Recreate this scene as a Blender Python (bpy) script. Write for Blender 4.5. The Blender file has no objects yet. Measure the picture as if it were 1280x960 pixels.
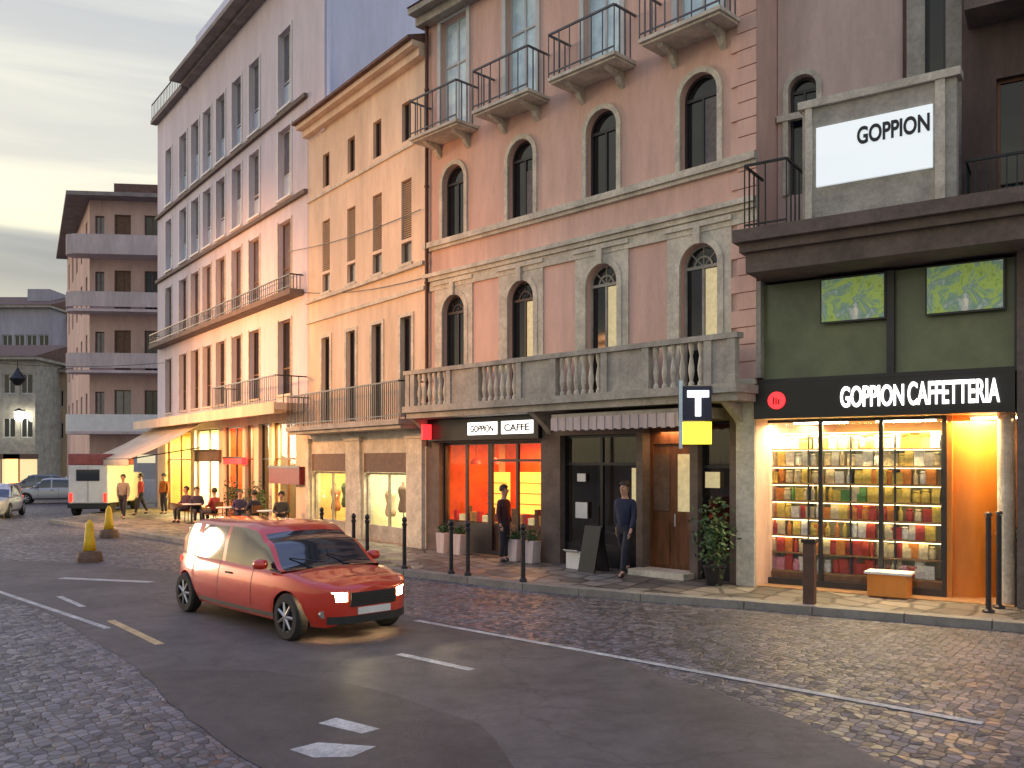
import bpy, bmesh, math, random
from mathutils import Vector, Matrix
random.seed(7)
R = math.radians
scene = bpy.context.scene
COL = scene.collection
F = 1100.0; CH = 2.4; HZ = 577.0          # focal length in photo pixels, eye height, horizon row

# ------------------------------------------------------------ camera
cd = bpy.data.cameras.new('camera'); cam = bpy.data.objects.new('camera', cd); COL.objects.link(cam)
cam.location = (0, 0, CH); cam.rotation_euler = (R(90), 0, 0)
cd.sensor_width = 36; cd.lens = 36*F/1280; cd.shift_y = (HZ-480)/1280
cd.clip_start = 0.1; cd.clip_end = 3000
scene.camera = cam
# ------------------------------------------------------------ sky
SUN_EL, SUN_AZ = 6.0, -62.0                # azimuth from +Y, negative towards the left
w = bpy.data.worlds.new('World'); scene.world = w; w.use_nodes = True
nt = w.node_tree; N = nt.nodes; L = nt.links
bg = N['Background']; bg.inputs['Strength'].default_value = 0.10
sky = N.new('ShaderNodeTexSky'); sky.sky_type = 'NISHITA'; sky.sun_disc = False
sky.sun_elevation = R(SUN_EL); sky.sun_rotation = R(SUN_AZ)
sky.air_density = 1.2; sky.dust_density = 2.0; sky.ozone_density = 2.0
tc = N.new('ShaderNodeTexCoord'); sep = N.new('ShaderNodeSeparateXYZ'); L.new(tc.outputs['Generated'], sep.inputs[0])
ramp = N.new('ShaderNodeValToRGB'); L.new(sep.outputs['Z'], ramp.inputs['Fac'])
cr = ramp.color_ramp; cr.elements[0].position = 0.0; cr.elements[0].color = (5.6, 5.1, 3.2, 1)
cr.elements[1].position = 1.0; cr.elements[1].color = (3.3, 4.2, 7.6, 1)
for p, c in ((0.16, (5.5, 5.2, 3.9, 1)), (0.30, (5.3, 5.1, 4.2, 1)), (0.42, (4.3, 4.3, 4.0, 1)), (0.55, (3.1, 3.4, 4.1, 1))):
    e = cr.elements.new(p); e.color = c
mp = N.new('ShaderNodeMapping'); mp.inputs['Scale'].default_value = (1.0, 1.0, 9.0); L.new(tc.outputs['Generated'], mp.inputs[0])
nz = N.new('ShaderNodeTexNoise'); nz.inputs['Scale'].default_value = 2.1; nz.inputs['Detail'].default_value = 6; nz.inputs['Roughness'].default_value = .5; nz.inputs['Distortion'].default_value = .5
L.new(mp.outputs[0], nz.inputs['Vector'])
cl = N.new('ShaderNodeValToRGB'); L.new(nz.outputs['Fac'], cl.inputs['Fac'])
cl.color_ramp.elements[0].position = .42; cl.color_ramp.elements[0].color = (.80, .80, .86, 1)
cl.color_ramp.elements[1].position = .66; cl.color_ramp.elements[1].color = (1.12, 1.1, 1.04, 1)
mul = N.new('ShaderNodeMixRGB'); mul.blend_type = 'MULTIPLY'; mul.inputs[0].default_value = 1
L.new(ramp.outputs[0], mul.inputs[1]); L.new(cl.outputs[0], mul.inputs[2])
# a dark bank of cloud low in the sky, with an edge broken up by noise
nsub = N.new('ShaderNodeMath'); nsub.operation = 'MULTIPLY_ADD'; nsub.inputs[1].default_value = .10; L.new(nz.outputs['Fac'], nsub.inputs[0]); L.new(sep.outputs['Z'], nsub.inputs[2])
bank = N.new('ShaderNodeValToRGB'); L.new(nsub.outputs[0], bank.inputs['Fac'])
b = bank.color_ramp; b.elements[0].position = .14; b.elements[0].color = (1, 1, 1, 1); b.elements[1].position = .31; b.elements[1].color = (1, 1, 1, 1)
for p, c in ((.18, (.80, .80, .86, 1)), (.235, (.40, .42, .52, 1)), (.262, (.50, .52, .62, 1)), (.285, (1.0, 1.0, .98, 1))):
    e = b.elements.new(p); e.color = c
mul2 = N.new('ShaderNodeMixRGB'); mul2.blend_type = 'MULTIPLY'; mul2.inputs[0].default_value = 1
L.new(mul.outputs[0], mul2.inputs[1]); L.new(bank.outputs[0], mul2.inputs[2])
mix = N.new('ShaderNodeMixRGB'); mix.inputs[0].default_value = .82
L.new(sky.outputs[0], mix.inputs[1]); L.new(mul2.outputs[0], mix.inputs[2]); L.new(mix.outputs[0], bg.inputs['Color'])
# ------------------------------------------------------------ sun
sl = bpy.data.lights.new('sun', 'SUN'); sl.energy = 0.5; sl.angle = R(14); sl.color = (1.0, .72, .52)
so = bpy.data.objects.new('sun', sl); COL.objects.link(so)
sd = Vector((math.sin(R(SUN_AZ))*math.cos(R(SUN_EL)), math.cos(R(SUN_AZ))*math.cos(R(SUN_EL)), math.sin(R(SUN_EL))))
so.rotation_euler = sd.to_track_quat('Z', 'Y').to_euler()
# ------------------------------------------------------------ exposure
vs = scene.view_settings; vs.view_transform = 'Standard'; vs.look = 'None'; vs.exposure = 1.05; vs.gamma = 1

# ============================================================ helpers
def G(px, py, z=0.0):
    Y = F*(CH-z)/(py-HZ); return Vector(((px-640)/F*Y, Y, z))

class Fac:
    """A facade line through ground pixel (px,py) whose horizontals vanish at column xv. local x right, y inward, z up."""
    def __init__(s, px, py, xv, P=None):
        s.P = P if P is not None else G(px, py)
        d = Vector((-(xv-640), -F, 0)).normalized()
        s.D = d; s.a = math.atan2(d.y, d.x); s.n = Vector((-d.y, d.x, 0)).normalized()   # n points away from the street
    def u(s, px, w=0.0):                    # w = distance in front of the facade
        P = s.P - s.n*w; k = (px-640)/F
        # P.x+u D.x = k (P.y+u D.y)
        return (k*P.y-P.x)/(s.D.x-k*s.D.y)
    def Y(s, px, w=0.0):
        P = s.P - s.n*w; return P.y+s.u(px, w)*s.D.y
    def z(s, px, py, w=0.0): return CH-(py-HZ)/F*s.Y(px, w)
    def at(s, u, w=0.0, z=0.0):
        p = s.P+s.D*u-s.n*w; return Vector((p.x, p.y, z))

class MB:
    def __init__(s): s.v = []; s.f = []
    def face(s, pts):
        i = len(s.v); s.v += [tuple(p) for p in pts]; s.f.append(tuple(range(i, i+len(pts))))
    def box(s, x0, x1, y0, y1, z0, z1):
        i = len(s.v)
        s.v += [(x, y, z) for z in (z0, z1) for y in (y0, y1) for x in (x0, x1)]
        for f in ((0, 2, 3, 1), (4, 5, 7, 6), (0, 1, 5, 4), (2, 6, 7, 3), (0, 4, 6, 2), (1, 3, 7, 5)): s.f.append(tuple(i+k for k in f))
        return s
    def cyl(s, p0, p1, r0, r1=None, n=10, cap=True):
        r1 = r0 if r1 is None else r1
        p0, p1 = Vector(p0), Vector(p1); d = (p1-p0).normalized()
        a = d.orthogonal().normalized(); b_ = d.cross(a); i = len(s.v)
        for p, r in ((p0, r0), (p1, r1)):
            for k in range(n):
                t = 2*math.pi*k/n; s.v.append(tuple(p+a*(r*math.cos(t))+b_*(r*math.sin(t))))
        for k in range(n): s.f.append((i+k, i+(k+1) % n, i+n+(k+1) % n, i+n+k))
        if cap: s.f.append(tuple(i+k for k in range(n))[::-1]); s.f.append(tuple(i+n+k for k in range(n)))
        return s
    def lathe(s, prof, c=(0, 0, 0), n=16):
        i = len(s.v)
        for r, z in prof:
            for k in range(n):
                t = 2*math.pi*k/n; s.v.append((c[0]+r*math.cos(t), c[1]+r*math.sin(t), c[2]+z))
        for j in range(len(prof)-1):
            for k in range(n): s.f.append((i+j*n+k, i+j*n+(k+1) % n, i+(j+1)*n+(k+1) % n, i+(j+1)*n+k))
        s.f.append(tuple(i+k for k in range(n))[::-1]); m = i+(len(prof)-1)*n; s.f.append(tuple(m+k for k in range(n)))
        return s
    def prism_xz(s, poly, y0, y1):           # polygon in x,z extruded along y
        i = len(s.v); n = len(poly)
        s.v += [(x, y0, z) for x, z in poly]+[(x, y1, z) for x, z in poly]
        s.f.append(tuple(range(i, i+n))); s.f.append(tuple(range(i+n, i+2*n))[::-1])
        for k in range(n): s.f.append((i+k, i+n+k, i+n+(k+1) % n, i+(k+1) % n))
        return s
    def prism_yz(s, poly, x0, x1):
        i = len(s.v); n = len(poly)
        s.v += [(x0, y, z) for y, z in poly]+[(x1, y, z) for y, z in poly]
        s.f.append(tuple(range(i, i+n))[::-1]); s.f.append(tuple(range(i+n, i+2*n)))
        for k in range(n): s.f.append((i+k, i+(k+1) % n, i+n+(k+1) % n, i+n+k))
        return s
    def prism_xy(s, poly, z0, z1):
        i = len(s.v); n = len(poly)
        s.v += [(x, y, z0) for x, y in poly]+[(x, y, z1) for x, y in poly]
        s.f.append(tuple(range(i, i+n))[::-1]); s.f.append(tuple(range(i+n, i+2*n)))
        for k in range(n): s.f.append((i+k, i+(k+1) % n, i+n+(k+1) % n, i+n+k))
        return s
    def ring(s, cx, cz, r0, r1, y0, y1, a0=0, a1=math.pi, n=14):   # arch band in xz
        for k in range(n):
            t0 = a0+(a1-a0)*k/n; t1 = a0+(a1-a0)*(k+1)/n
            s.prism_xz([(cx+r0*math.cos(t0), cz+r0*math.sin(t0)), (cx+r1*math.cos(t0), cz+r1*math.sin(t0)),
                        (cx+r1*math.cos(t1), cz+r1*math.sin(t1)), (cx+r0*math.cos(t1), cz+r0*math.sin(t1))], y0, y1)
        return s
    def wall(s, u0, u1, z0, z1, holes, depth=.28, y=0.0):
        """front sheet with openings (u0,u1,z0,z1[,'arch']) and reveals running in by depth"""
        xs = sorted(set([u0, u1]+[h[0] for h in holes]+[h[1] for h in holes])); zs = sorted(set([z0, z1]+[h[2] for h in holes]+[h[3] for h in holes]))
        xs = [x for x in xs if u0-1e-6 <= x <= u1+1e-6]; zs = [q for q in zs if z0-1e-6 <= q <= z1+1e-6]
        for i in range(len(xs)-1):
            for j in range(len(zs)-1):
                cx = (xs[i]+xs[i+1])/2; cz = (zs[j]+zs[j+1])/2
                if any(h[0] < cx < h[1] and h[2] < cz < h[3] for h in holes): continue
                s.face([(xs[i], y, zs[j]), (xs[i+1], y, zs[j]), (xs[i+1], y, zs[j+1]), (xs[i], y, zs[j+1])])
        for h in holes:
            a, b_, c, d = h[:4]; arch = len(h) > 4
            r = (b_-a)/2; sp = d-r if arch else d
            s.face([(a, y, c), (a, y, sp), (a, y+depth, sp), (a, y+depth, c)])
            s.face([(b_, y, sp), (b_, y, c), (b_, y+depth, c), (b_, y+depth, sp)])
            s.face([(b_, y, c), (a, y, c), (a, y+depth, c), (b_, y+depth, c)])
            if not arch: s.face([(a, y, d), (b_, y, d), (b_, y+depth, d), (a, y+depth, d)])
            else:
                m = (a+b_)/2; n = 16
                P = [(m-r*math.cos(math.pi*k/n), sp+r*math.sin(math.pi*k/n)) for k in range(n+1)]
                for k in range(n):
                    (xa, za), (xb, zb) = P[k], P[k+1]
                    s.face([(xa, y, za), (xb, y, zb), (xb, y, d), (xa, y, d)])
                    s.face([(xa, y, za), (xa, y+depth, za), (xb, y+depth, zb), (xb, y, zb)])
        return s
    def build(s, name, mat, parent=None, smooth=False, bevel=0):
        me = bpy.data.meshes.new(name); me.from_pydata(s.v, [], s.f)
        bm = bmesh.new(); bm.from_mesh(me)
        bmesh.ops.remove_doubles(bm, verts=bm.verts, dist=1e-5) if smooth else None
        bmesh.ops.recalc_face_normals(bm, faces=bm.faces) if smooth else None
        bm.to_mesh(me); bm.free(); me.update()
        me.materials.append(mat)
        if smooth:
            for p in me.polygons: p.use_smooth = True
        o = bpy.data.objects.new(name, me); COL.objects.link(o)
        if parent is not None: o.parent = parent
        if bevel:
            md = o.modifiers.new('bevel', 'BEVEL'); md.width = bevel; md.segments = 2; md.limit_method = 'ANGLE'
        return o

def tag(o, label=None, cat=None, group=None, kind=None):
    if label: o['label'] = label
    if cat: o['category'] = cat
    if group: o['group'] = group
    if kind: o['kind'] = kind
    return o
def thing(name, label, cat, loc=(0, 0, 0), rz=0.0, group=None):
    o = bpy.data.objects.new(name, None); COL.objects.link(o); o.empty_display_size = .2
    o.location = loc; o.rotation_euler = (0, 0, rz); return tag(o, label, cat, group)
def dup(root, loc=None, rz=None, label=None, group=None, parent=None):
    r = root.copy(); COL.objects.link(r)
    if parent is not None: r.parent = parent
    if loc is not None: r.location = loc
    if rz is not None: r.rotation_euler = (0, 0, rz)
    if label: r['label'] = label
    if group: r['group'] = group
    for ch in root.children: dup(ch, parent=r)
    return r

# ------------------------------------------------------------ materials
def mat(name, col, rough=.8, metal=0, var=0.0, vscale=1.0, bump=0.0, bscale=20.0, spec=.5, coat=0, detail_col=None, streak=False, grime=0.0):
    m = bpy.data.materials.new(name); m.use_nodes = True; n = m.node_tree.nodes; l = m.node_tree.links
    p = n['Principled BSDF']; p.inputs['Base Color'].default_value = (*col, 1); p.inputs['Roughness'].default_value = rough
    p.inputs['Metallic'].default_value = metal; p.inputs['Specular IOR Level'].default_value = spec
    if coat: p.inputs['Coat Weight'].default_value = coat; p.inputs['Coat Roughness'].default_value = .05
    t = n.new('ShaderNodeTexCoord')
    if var or grime:
        a = n.new('ShaderNodeTexNoise'); a.inputs['Scale'].default_value = vscale; a.inputs['Detail'].default_value = 8; a.inputs['Roughness'].default_value = .65
        src = t.outputs['Object']
        if streak:
            mm = n.new('ShaderNodeMapping'); mm.inputs['Scale'].default_value = (1, 1, .22); l.new(src, mm.inputs[0]); src = mm.outputs[0]
        l.new(src, a.inputs['Vector'])
        rr = n.new('ShaderNodeValToRGB'); l.new(a.outputs['Fac'], rr.inputs['Fac'])
        dc = detail_col or tuple(c*(1-var) for c in col)
        rr.color_ramp.elements[0].position = .33; rr.color_ramp.elements[0].color = (*dc, 1)
        rr.color_ramp.elements[1].position = .64; rr.color_ramp.elements[1].color = (*[min(1, c*(1+var*.55)) for c in col], 1)
        out = rr.outputs[0]
        if grime:
            g = n.new('ShaderNodeTexNoise'); g.inputs['Scale'].default_value = vscale*6; g.inputs['Detail'].default_value = 10; g.inputs['Roughness'].default_value = .8
            l.new(src, g.inputs['Vector'])
            g2 = n.new('ShaderNodeMapRange'); g2.inputs['From Min'].default_value = .38; g2.inputs['From Max'].default_value = .58; g2.inputs['To Min'].default_value = 1-grime; g2.inputs['To Max'].default_value = 1
            l.new(g.outputs['Fac'], g2.inputs['Value'])
            mx = n.new('ShaderNodeMixRGB'); mx.blend_type = 'MULTIPLY'; mx.inputs[0].default_value = 1
            l.new(out, mx.inputs[1]); l.new(g2.outputs[0], mx.inputs[2]); out = mx.outputs[0]
        l.new(out, p.inputs['Base Color'])
    if bump:
        a = n.new('ShaderNodeTexNoise'); a.inputs['Scale'].default_value = bscale; a.inputs['Detail'].default_value = 5; l.new(t.outputs['Object'], a.inputs['Vector'])
        bb = n.new('ShaderNodeBump'); bb.inputs['Strength'].default_value = bump; bb.inputs['Distance'].default_value = .02
        l.new(a.outputs['Fac'], bb.inputs['Height']); l.new(bb.outputs[0], p.inputs['Normal'])
    return m
def emit(name, col, st):
    m = bpy.data.materials.new(name); m.use_nodes = True; p = m.node_tree.nodes['Principled BSDF']
    p.inputs['Base Color'].default_value = (*[min(1, c) for c in col], 1); p.inputs['Emission Color'].default_value = (*col, 1); p.inputs['Emission Strength'].default_value = st
    return m
def glass(name, tint=(.95, .97, .96), refl=.10):
    m = bpy.data.materials.new(name); m.use_nodes = True; n = m.node_tree.nodes; l = m.node_tree.links; n.clear()
    o = n.new('ShaderNodeOutputMaterial'); t = n.new('ShaderNodeBsdfTransparent'); t.inputs[0].default_value = (*tint, 1)
    g = n.new('ShaderNodeBsdfGlossy'); g.inputs['Roughness'].default_value = .03; x = n.new('ShaderNodeMixShader'); x.inputs[0].default_value = refl
    l.new(t.outputs[0], x.inputs[1]); l.new(g.outputs[0], x.inputs[2]); l.new(x.outputs[0], o.inputs[0]); return m

M = {}
M['pink'] = mat('pink_stucco', (.74, .49, .40), .9, var=.17, vscale=.5, bump=.35, bscale=9, streak=True, grime=.16)
M['pink_side'] = mat('mauve_stucco', (.66, .50, .43), .9, var=.24, vscale=.5, bump=.35, bscale=9, grime=.16, streak=True)
M['cream'] = mat('cream_stucco', (.76, .60, .45), .9, var=.24, vscale=.6, bump=.3, bscale=10, streak=True, grime=.14)
M['lilac'] = mat('pale_stucco', (.66, .60, .66), .85, var=.16, vscale=.5, bump=.2, bscale=10, streak=True, grime=.12)
M['blue_wall'] = mat('blue_grey_render', (.68, .72, .92), .85, var=.12, vscale=.4, bump=.2, grime=.1, streak=True)
M['stone'] = mat('pale_stone', (.66, .61, .50), .85, var=.28, vscale=2.2, bump=.4, bscale=25, grime=.25)
M['stone_grey'] = mat('grey_stone', (.44, .41, .35), .85, var=.3, vscale=2.0, bump=.4, bscale=25, grime=.25)
M['stone_brown'] = mat('brown_stone', (.16, .12, .10), .8, var=.3, vscale=2.0, bump=.4, bscale=20, grime=.25)
M['dark_wall'] = mat('dark_brown_render', (.11, .075, .065), .85, var=.3, vscale=1.2, bump=.3, grime=.25, streak=True)
M['ochre'] = mat('ochre_render', (.50, .37, .24), .9, var=.25, vscale=.3, grime=.2, streak=True)
M['grey_wall'] = mat('far_grey_render', (.40, .38, .44), .9, var=.25, vscale=.25, grime=.2, streak=True)
M['rose'] = mat('rose_brown_render', (.62, .44, .38), .9, var=.25, vscale=.4, grime=.18, streak=True)
M['concrete'] = mat('painted_concrete', (.58, .49, .48), .85, var=.18, vscale=.9, bump=.2, grime=.2, streak=True)
M['tile'] = mat('roof_tile', (.16, .09, .07), .85, var=.4, vscale=4, bump=.6, bscale=12, grime=.2)
M['eave'] = mat('dark_eave', (.24, .21, .20), .8, var=.3, vscale=2)
M['glass_dark'] = mat('dark_window_glass', (.010, .012, .016), .06, spec=.6, var=.3, vscale=.7)
M['glass_sky'] = mat('curtained_window_glass', (.62, .82, 1.0), .2, spec=.8, coat=.5, var=.3, vscale=2.2)  # pale blue base colour imitates sky reflected in the curtained panes
M['glass_grey'] = mat('shuttered_grey_glass', (.13, .125, .15), .15, spec=.7, coat=.4, var=.3, vscale=2)
M['blind'] = mat('pale_roller_blind', (.55, .62, .70), .6, var=.12, vscale=3)
M['curtain'] = mat('cream_curtain', (.62, .55, .36), .8, var=.25, vscale=8); _p = M['curtain'].node_tree.nodes['Principled BSDF']; _p.inputs['Emission Color'].default_value = (1, .80, .38, 1); _p.inputs['Emission Strength'].default_value = .16  # faint emission stands in for lamplight from the room behind
M['shutter_brown'] = mat('brown_louvre_shutter', (.15, .09, .06), .7, var=.3, vscale=6)
M['frame_white'] = mat('white_window_frame', (.55, .56, .55), .5, var=.1, vscale=4)
M['frame_dark'] = mat('dark_window_frame', (.035, .032, .035), .4, var=.2, vscale=4)
M['frame_wood'] = mat('stained_wood', (.17, .065, .025), .45, var=.4, vscale=7, streak=True, bump=.2)
M['iron'] = mat('wrought_iron', (.03, .032, .035), .45, metal=.5, var=.3, vscale=8)
M['rail_grey'] = mat('grey_painted_rail', (.10, .105, .12), .5, metal=.3, var=.2, vscale=8)
M['copper'] = mat('copper_drainpipe', (.09, .045, .035), .5, metal=.5, var=.3, vscale=3)
M['bollard'] = mat('bollard_paint', (.035, .03, .035), .4, metal=.3, var=.3, vscale=8, bump=.1)
M['black'] = mat('black_fascia', (.012, .012, .016), .3, var=.3, vscale=3)
M['white'] = mat('white_paint', (.72, .72, .70), .6, var=.1, vscale=3)
M['awning'] = mat('cream_canvas', (.62, .52, .40), .85, var=.18, vscale=1.5, bump=.1)
M['green_panel'] = mat('green_lacquer_panel', (.16, .19, .10), .3, var=.35, vscale=.9, coat=.2)
M['orange_panel'] = mat('orange_varnished_wood', (.62, .22, .035), .35, var=.25, vscale=1.4, streak=True, coat=.2)
M['warm_wall'] = mat('warm_shop_wall', (.66, .48, .22), .7, var=.2, vscale=2)
M['orange_wall'] = mat('orange_shop_wall', (.72, .13, .02), .6, var=.35, vscale=1.6)
M['pale_wall'] = mat('pale_shop_wall', (.66, .64, .42), .7, var=.15, vscale=2)
M['red'] = mat('red_paint', (.55, .025, .03), .4, var=.15, vscale=4)
M['shelf'] = mat('shelf_board', (.30, .17, .07), .5, var=.3, vscale=4)
M['floor_in'] = mat('shop_floor', (.35, .20, .10), .4, var=.25, vscale=3)
M['lamp_warm'] = emit('warm_lamp', (1, .72, .32), 9)
M['lamp_white'] = emit('bright_lamp', (1, .95, .75), 12)
M['sign_white'] = emit('lit_white_letters', (1, .97, .92), 1.25)
M['sign_red'] = emit('lit_red_disc', (1, .03, .035), 1.0)
M['sign_yellow'] = emit('lit_yellow_sign', (1, .82, .05), .9)
M['glass'] = glass('clear_shop_glass', refl=.07)
M['glass_green'] = glass('tinted_glass', (.75, .9, .7), .12)
M['skin'] = mat('skin', (.50, .29, .20), .55, var=.1, vscale=8)
M['hair'] = mat('dark_hair', (.03, .02, .015), .6, var=.3, vscale=30)
M['yellow'] = mat('yellow_plastic', (.80, .50, .02), .5, var=.15, vscale=5)
M['leaf'] = mat('plant_leaf', (.05, .10, .03), .6, var=.5, vscale=6)
M['terracotta'] = mat('terracotta_pot', (.35, .14, .07), .8, var=.2, vscale=5)

def light(name, kind, loc, e, col, size=.3, rot=None, spot=None, sy=None, blend=.6):
    d = bpy.data.lights.new(name, kind); d.energy = e; d.color = col
    if kind == 'AREA':
        d.size = size
        if sy: d.shape = 'RECTANGLE'; d.size_y = sy
    else: d.shadow_soft_size = size
    if kind == 'SPOT': d.spot_size = R(spot); d.spot_blend = blend
    o = bpy.data.objects.new(name, d); COL.objects.link(o); o.location = loc
    if rot is not None: o.rotation_euler = rot
    return o
def aim(o, tgt):
    o.rotation_euler = (Vector(tgt)-o.location).to_track_quat('-Z', 'Y').to_euler()

def text_mesh(name, s, h, wid, matl, parent, loc, rot=(R(90), 0, 0), depth=.02, bold=.02):
    c = bpy.data.curves.new(name, 'FONT'); c.body = s; c.size = 1; c.extrude = depth; c.offset = bold
    c.align_x = 'LEFT'
    o = bpy.data.objects.new(name, c); COL.objects.link(o); dg = bpy.context.evaluated_depsgraph_get()
    me = bpy.data.meshes.new_from_object(o.evaluated_get(dg)); bpy.data.objects.remove(o); bpy.data.curves.remove(c)
    xs = [v.co.x for v in me.vertices]; ys = [v.co.y for v in me.vertices]
    sx = wid/(max(xs)-min(xs)); sy = h/(max(ys)-min(ys)); x0 = min(xs); y0 = min(ys)
    for v in me.vertices: v.co.x = (v.co.x-x0)*sx; v.co.y = (v.co.y-y0)*sy
    me.materials.clear(); me.materials.append(matl)
    o = bpy.data.objects.new(name, me); COL.objects.link(o); o.parent = parent; o.location = loc; o.rotation_euler = rot
    return o

# ============================================================ facades
PK = Fac(945, 741, -430)                                   # pink house
CR = Fac(0, 0, -190, P=PK.at(PK.u(533)))                   # cream house
OF = Fac(0, 0, -170, P=CR.at(CR.u(385)))                   # long pale block
CF = Fac(940, 740, -950)                                   # cafe
# ============================================================ ground
def sheet(name, pts, z, m, kind='structure'):
    mb = MB(); mb.face([(p[0], p[1], z) for p in pts]); o = mb.build(name, m); return tag(o, kind=kind)
def cobble(name, base, cell=8.0, rough=.42, warm=0.0):
    m = bpy.data.materials.new(name); m.use_nodes = True; n = m.node_tree.nodes; l = m.node_tree.links; p = n['Principled BSDF']
    t = n.new('ShaderNodeTexCoord'); mp = n.new('ShaderNodeMapping'); mp.inputs['Rotation'].default_value = (0, 0, R(44)); mp.inputs['Scale'].default_value = (1.0, .8, 1); l.new(t.outputs['Object'], mp.inputs[0])
    v = n.new('ShaderNodeTexVoronoi'); v.inputs['Scale'].default_value = cell; v.inputs['Randomness'].default_value = .55; l.new(mp.outputs[0], v.inputs['Vector'])
    ve = n.new('ShaderNodeTexVoronoi'); ve.feature = 'DISTANCE_TO_EDGE'; ve.inputs['Scale'].default_value = cell; ve.inputs['Randomness'].default_value = .55; l.new(mp.outputs[0], ve.inputs['Vector'])
    jt = n.new('ShaderNodeMapRange'); jt.inputs['From Min'].default_value = .02; jt.inputs['From Max'].default_value = .12; l.new(ve.outputs['Distance'], jt.inputs['Value'])
    big = n.new('ShaderNodeTexNoise'); big.inputs['Scale'].default_value = .28; big.inputs['Detail'].default_value = 9; big.inputs['Roughness'].default_value = .6; l.new(t.outputs['Object'], big.inputs['Vector'])
    br = n.new('ShaderNodeValToRGB'); l.new(big.outputs['Fac'], br.inputs['Fac'])
    br.color_ramp.elements[0].position = .36; br.color_ramp.elements[0].color = (*[c*.7 for c in base], 1)
    br.color_ramp.elements[1].position = .66; br.color_ramp.elements[1].color = (*[c*1.3 for c in base], 1)
    sp = n.new('ShaderNodeSeparateColor'); l.new(v.outputs['Color'], sp.inputs[0])
    mr = n.new('ShaderNodeMapRange'); mr.inputs['To Min'].default_value = .55; mr.inputs['To Max'].default_value = 1.5; l.new(sp.outputs[0], mr.inputs['Value'])
    m1 = n.new('ShaderNodeMixRGB'); m1.blend_type = 'MULTIPLY'; m1.inputs[0].default_value = 1; l.new(br.outputs[0], m1.inputs[1]); l.new(mr.outputs[0], m1.inputs[2])
    jm = n.new('ShaderNodeMapRange'); jm.inputs['To Min'].default_value = .35; l.new(jt.outputs[0], jm.inputs['Value'])
    m2 = n.new('ShaderNodeMixRGB'); m2.blend_type = 'MULTIPLY'; m2.inputs[0].default_value = 1; l.new(m1.outputs[0], m2.inputs[1]); l.new(jm.outputs[0], m2.inputs[2])
    l.new(m2.outputs[0], p.inputs['Base Color'])
    rr = n.new('ShaderNodeMapRange'); rr.inputs['To Min'].default_value = rough-.14; rr.inputs['To Max'].default_value = rough+.22; l.new(sp.outputs[1], rr.inputs['Value']); l.new(rr.outputs[0], p.inputs['Roughness'])
    hh = n.new('ShaderNodeMath'); hh.operation = 'MULTIPLY_ADD'; hh.inputs[1].default_value = .35; l.new(sp.outputs[2], hh.inputs[0]); l.new(jt.outputs[0], hh.inputs[2])
    b_ = n.new('ShaderNodeBump'); b_.inputs['Strength'].default_value = .38; b_.inputs['Distance'].default_value = .025; l.new(hh.outputs[0], b_.inputs['Height']); l.new(b_.outputs[0], p.inputs['Normal'])
    return m
M['cobble'] = cobble('cobbles', (.150, .134, .140), 10.5, .48)
M['asphalt'] = mat('worn_asphalt', (.140, .122, .112), .6, var=.38, vscale=.45, bump=.6, bscale=70, grime=.35)
def cracks(m):
    n = m.node_tree.nodes; l = m.node_tree.links; p = n['Principled BSDF']; src = p.inputs['Base Color'].links[0].from_socket
    t = n.new('ShaderNodeTexCoord'); nz_ = n.new('ShaderNodeTexNoise'); nz_.inputs['Scale'].default_value = 1.3; nz_.inputs['Detail'].default_value = 6; l.new(t.outputs['Object'], nz_.inputs['Vector'])
    ad = n.new('ShaderNodeMixRGB'); ad.blend_type = 'ADD'; ad.inputs[0].default_value = .9; l.new(t.outputs['Object'], ad.inputs[1]); l.new(nz_.outputs['Color'], ad.inputs[2])
    v = n.new('ShaderNodeTexVoronoi'); v.feature = 'DISTANCE_TO_EDGE'; v.inputs['Scale'].default_value = .55; l.new(ad.outputs[0], v.inputs['Vector'])
    r_ = n.new('ShaderNodeMapRange'); r_.inputs['From Min'].default_value = .004; r_.inputs['From Max'].default_value = .016; r_.inputs['To Min'].default_value = .78; l.new(v.outputs['Distance'], r_.inputs['Value'])
    q = n.new('ShaderNodeMixRGB'); q.blend_type = 'MULTIPLY'; q.inputs[0].default_value = 1; l.new(src, q.inputs[1]); l.new(r_.outputs[0], q.inputs[2]); l.new(q.outputs[0], p.inputs['Base Color'])
cracks(M['asphalt'])
M['patch'] = mat('dark_asphalt_patch', (.092, .078, .070), .6, var=.35, vscale=.8, bump=.6, bscale=70, grime=.3)  # dark tone painted for the shadowy blur of a passing car
M['pave'] = cobble('pavement_slabs', (.19, .165, .14), 2.2, .5)
M['kerb'] = mat('kerb_stone', (.27, .25, .22), .7, var=.25, vscale=3, bump=.3, grime=.2)
M['line'] = mat('worn_road_paint', (.62, .60, .55), .6, var=.35, vscale=3, grime=.45)  # lane paint, reused for painted headlight trails
M['line_yellow'] = mat('worn_yellow_road_paint', (.70, .50, .24), .6, var=.3, vscale=3, grime=.4)  # warm tone painted for a headlight trail
sheet('ground', [(-900, -200), (900, -200), (900, 1500), (-900, 1500)], -.02, mat('far_ground', (.09, .085, .08), .9, var=.3, vscale=.05))
sheet('road', [(-60, -6), (26, -6), (26, 30), (-10, 120), (-80, 120)], 0, M['cobble'])
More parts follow.
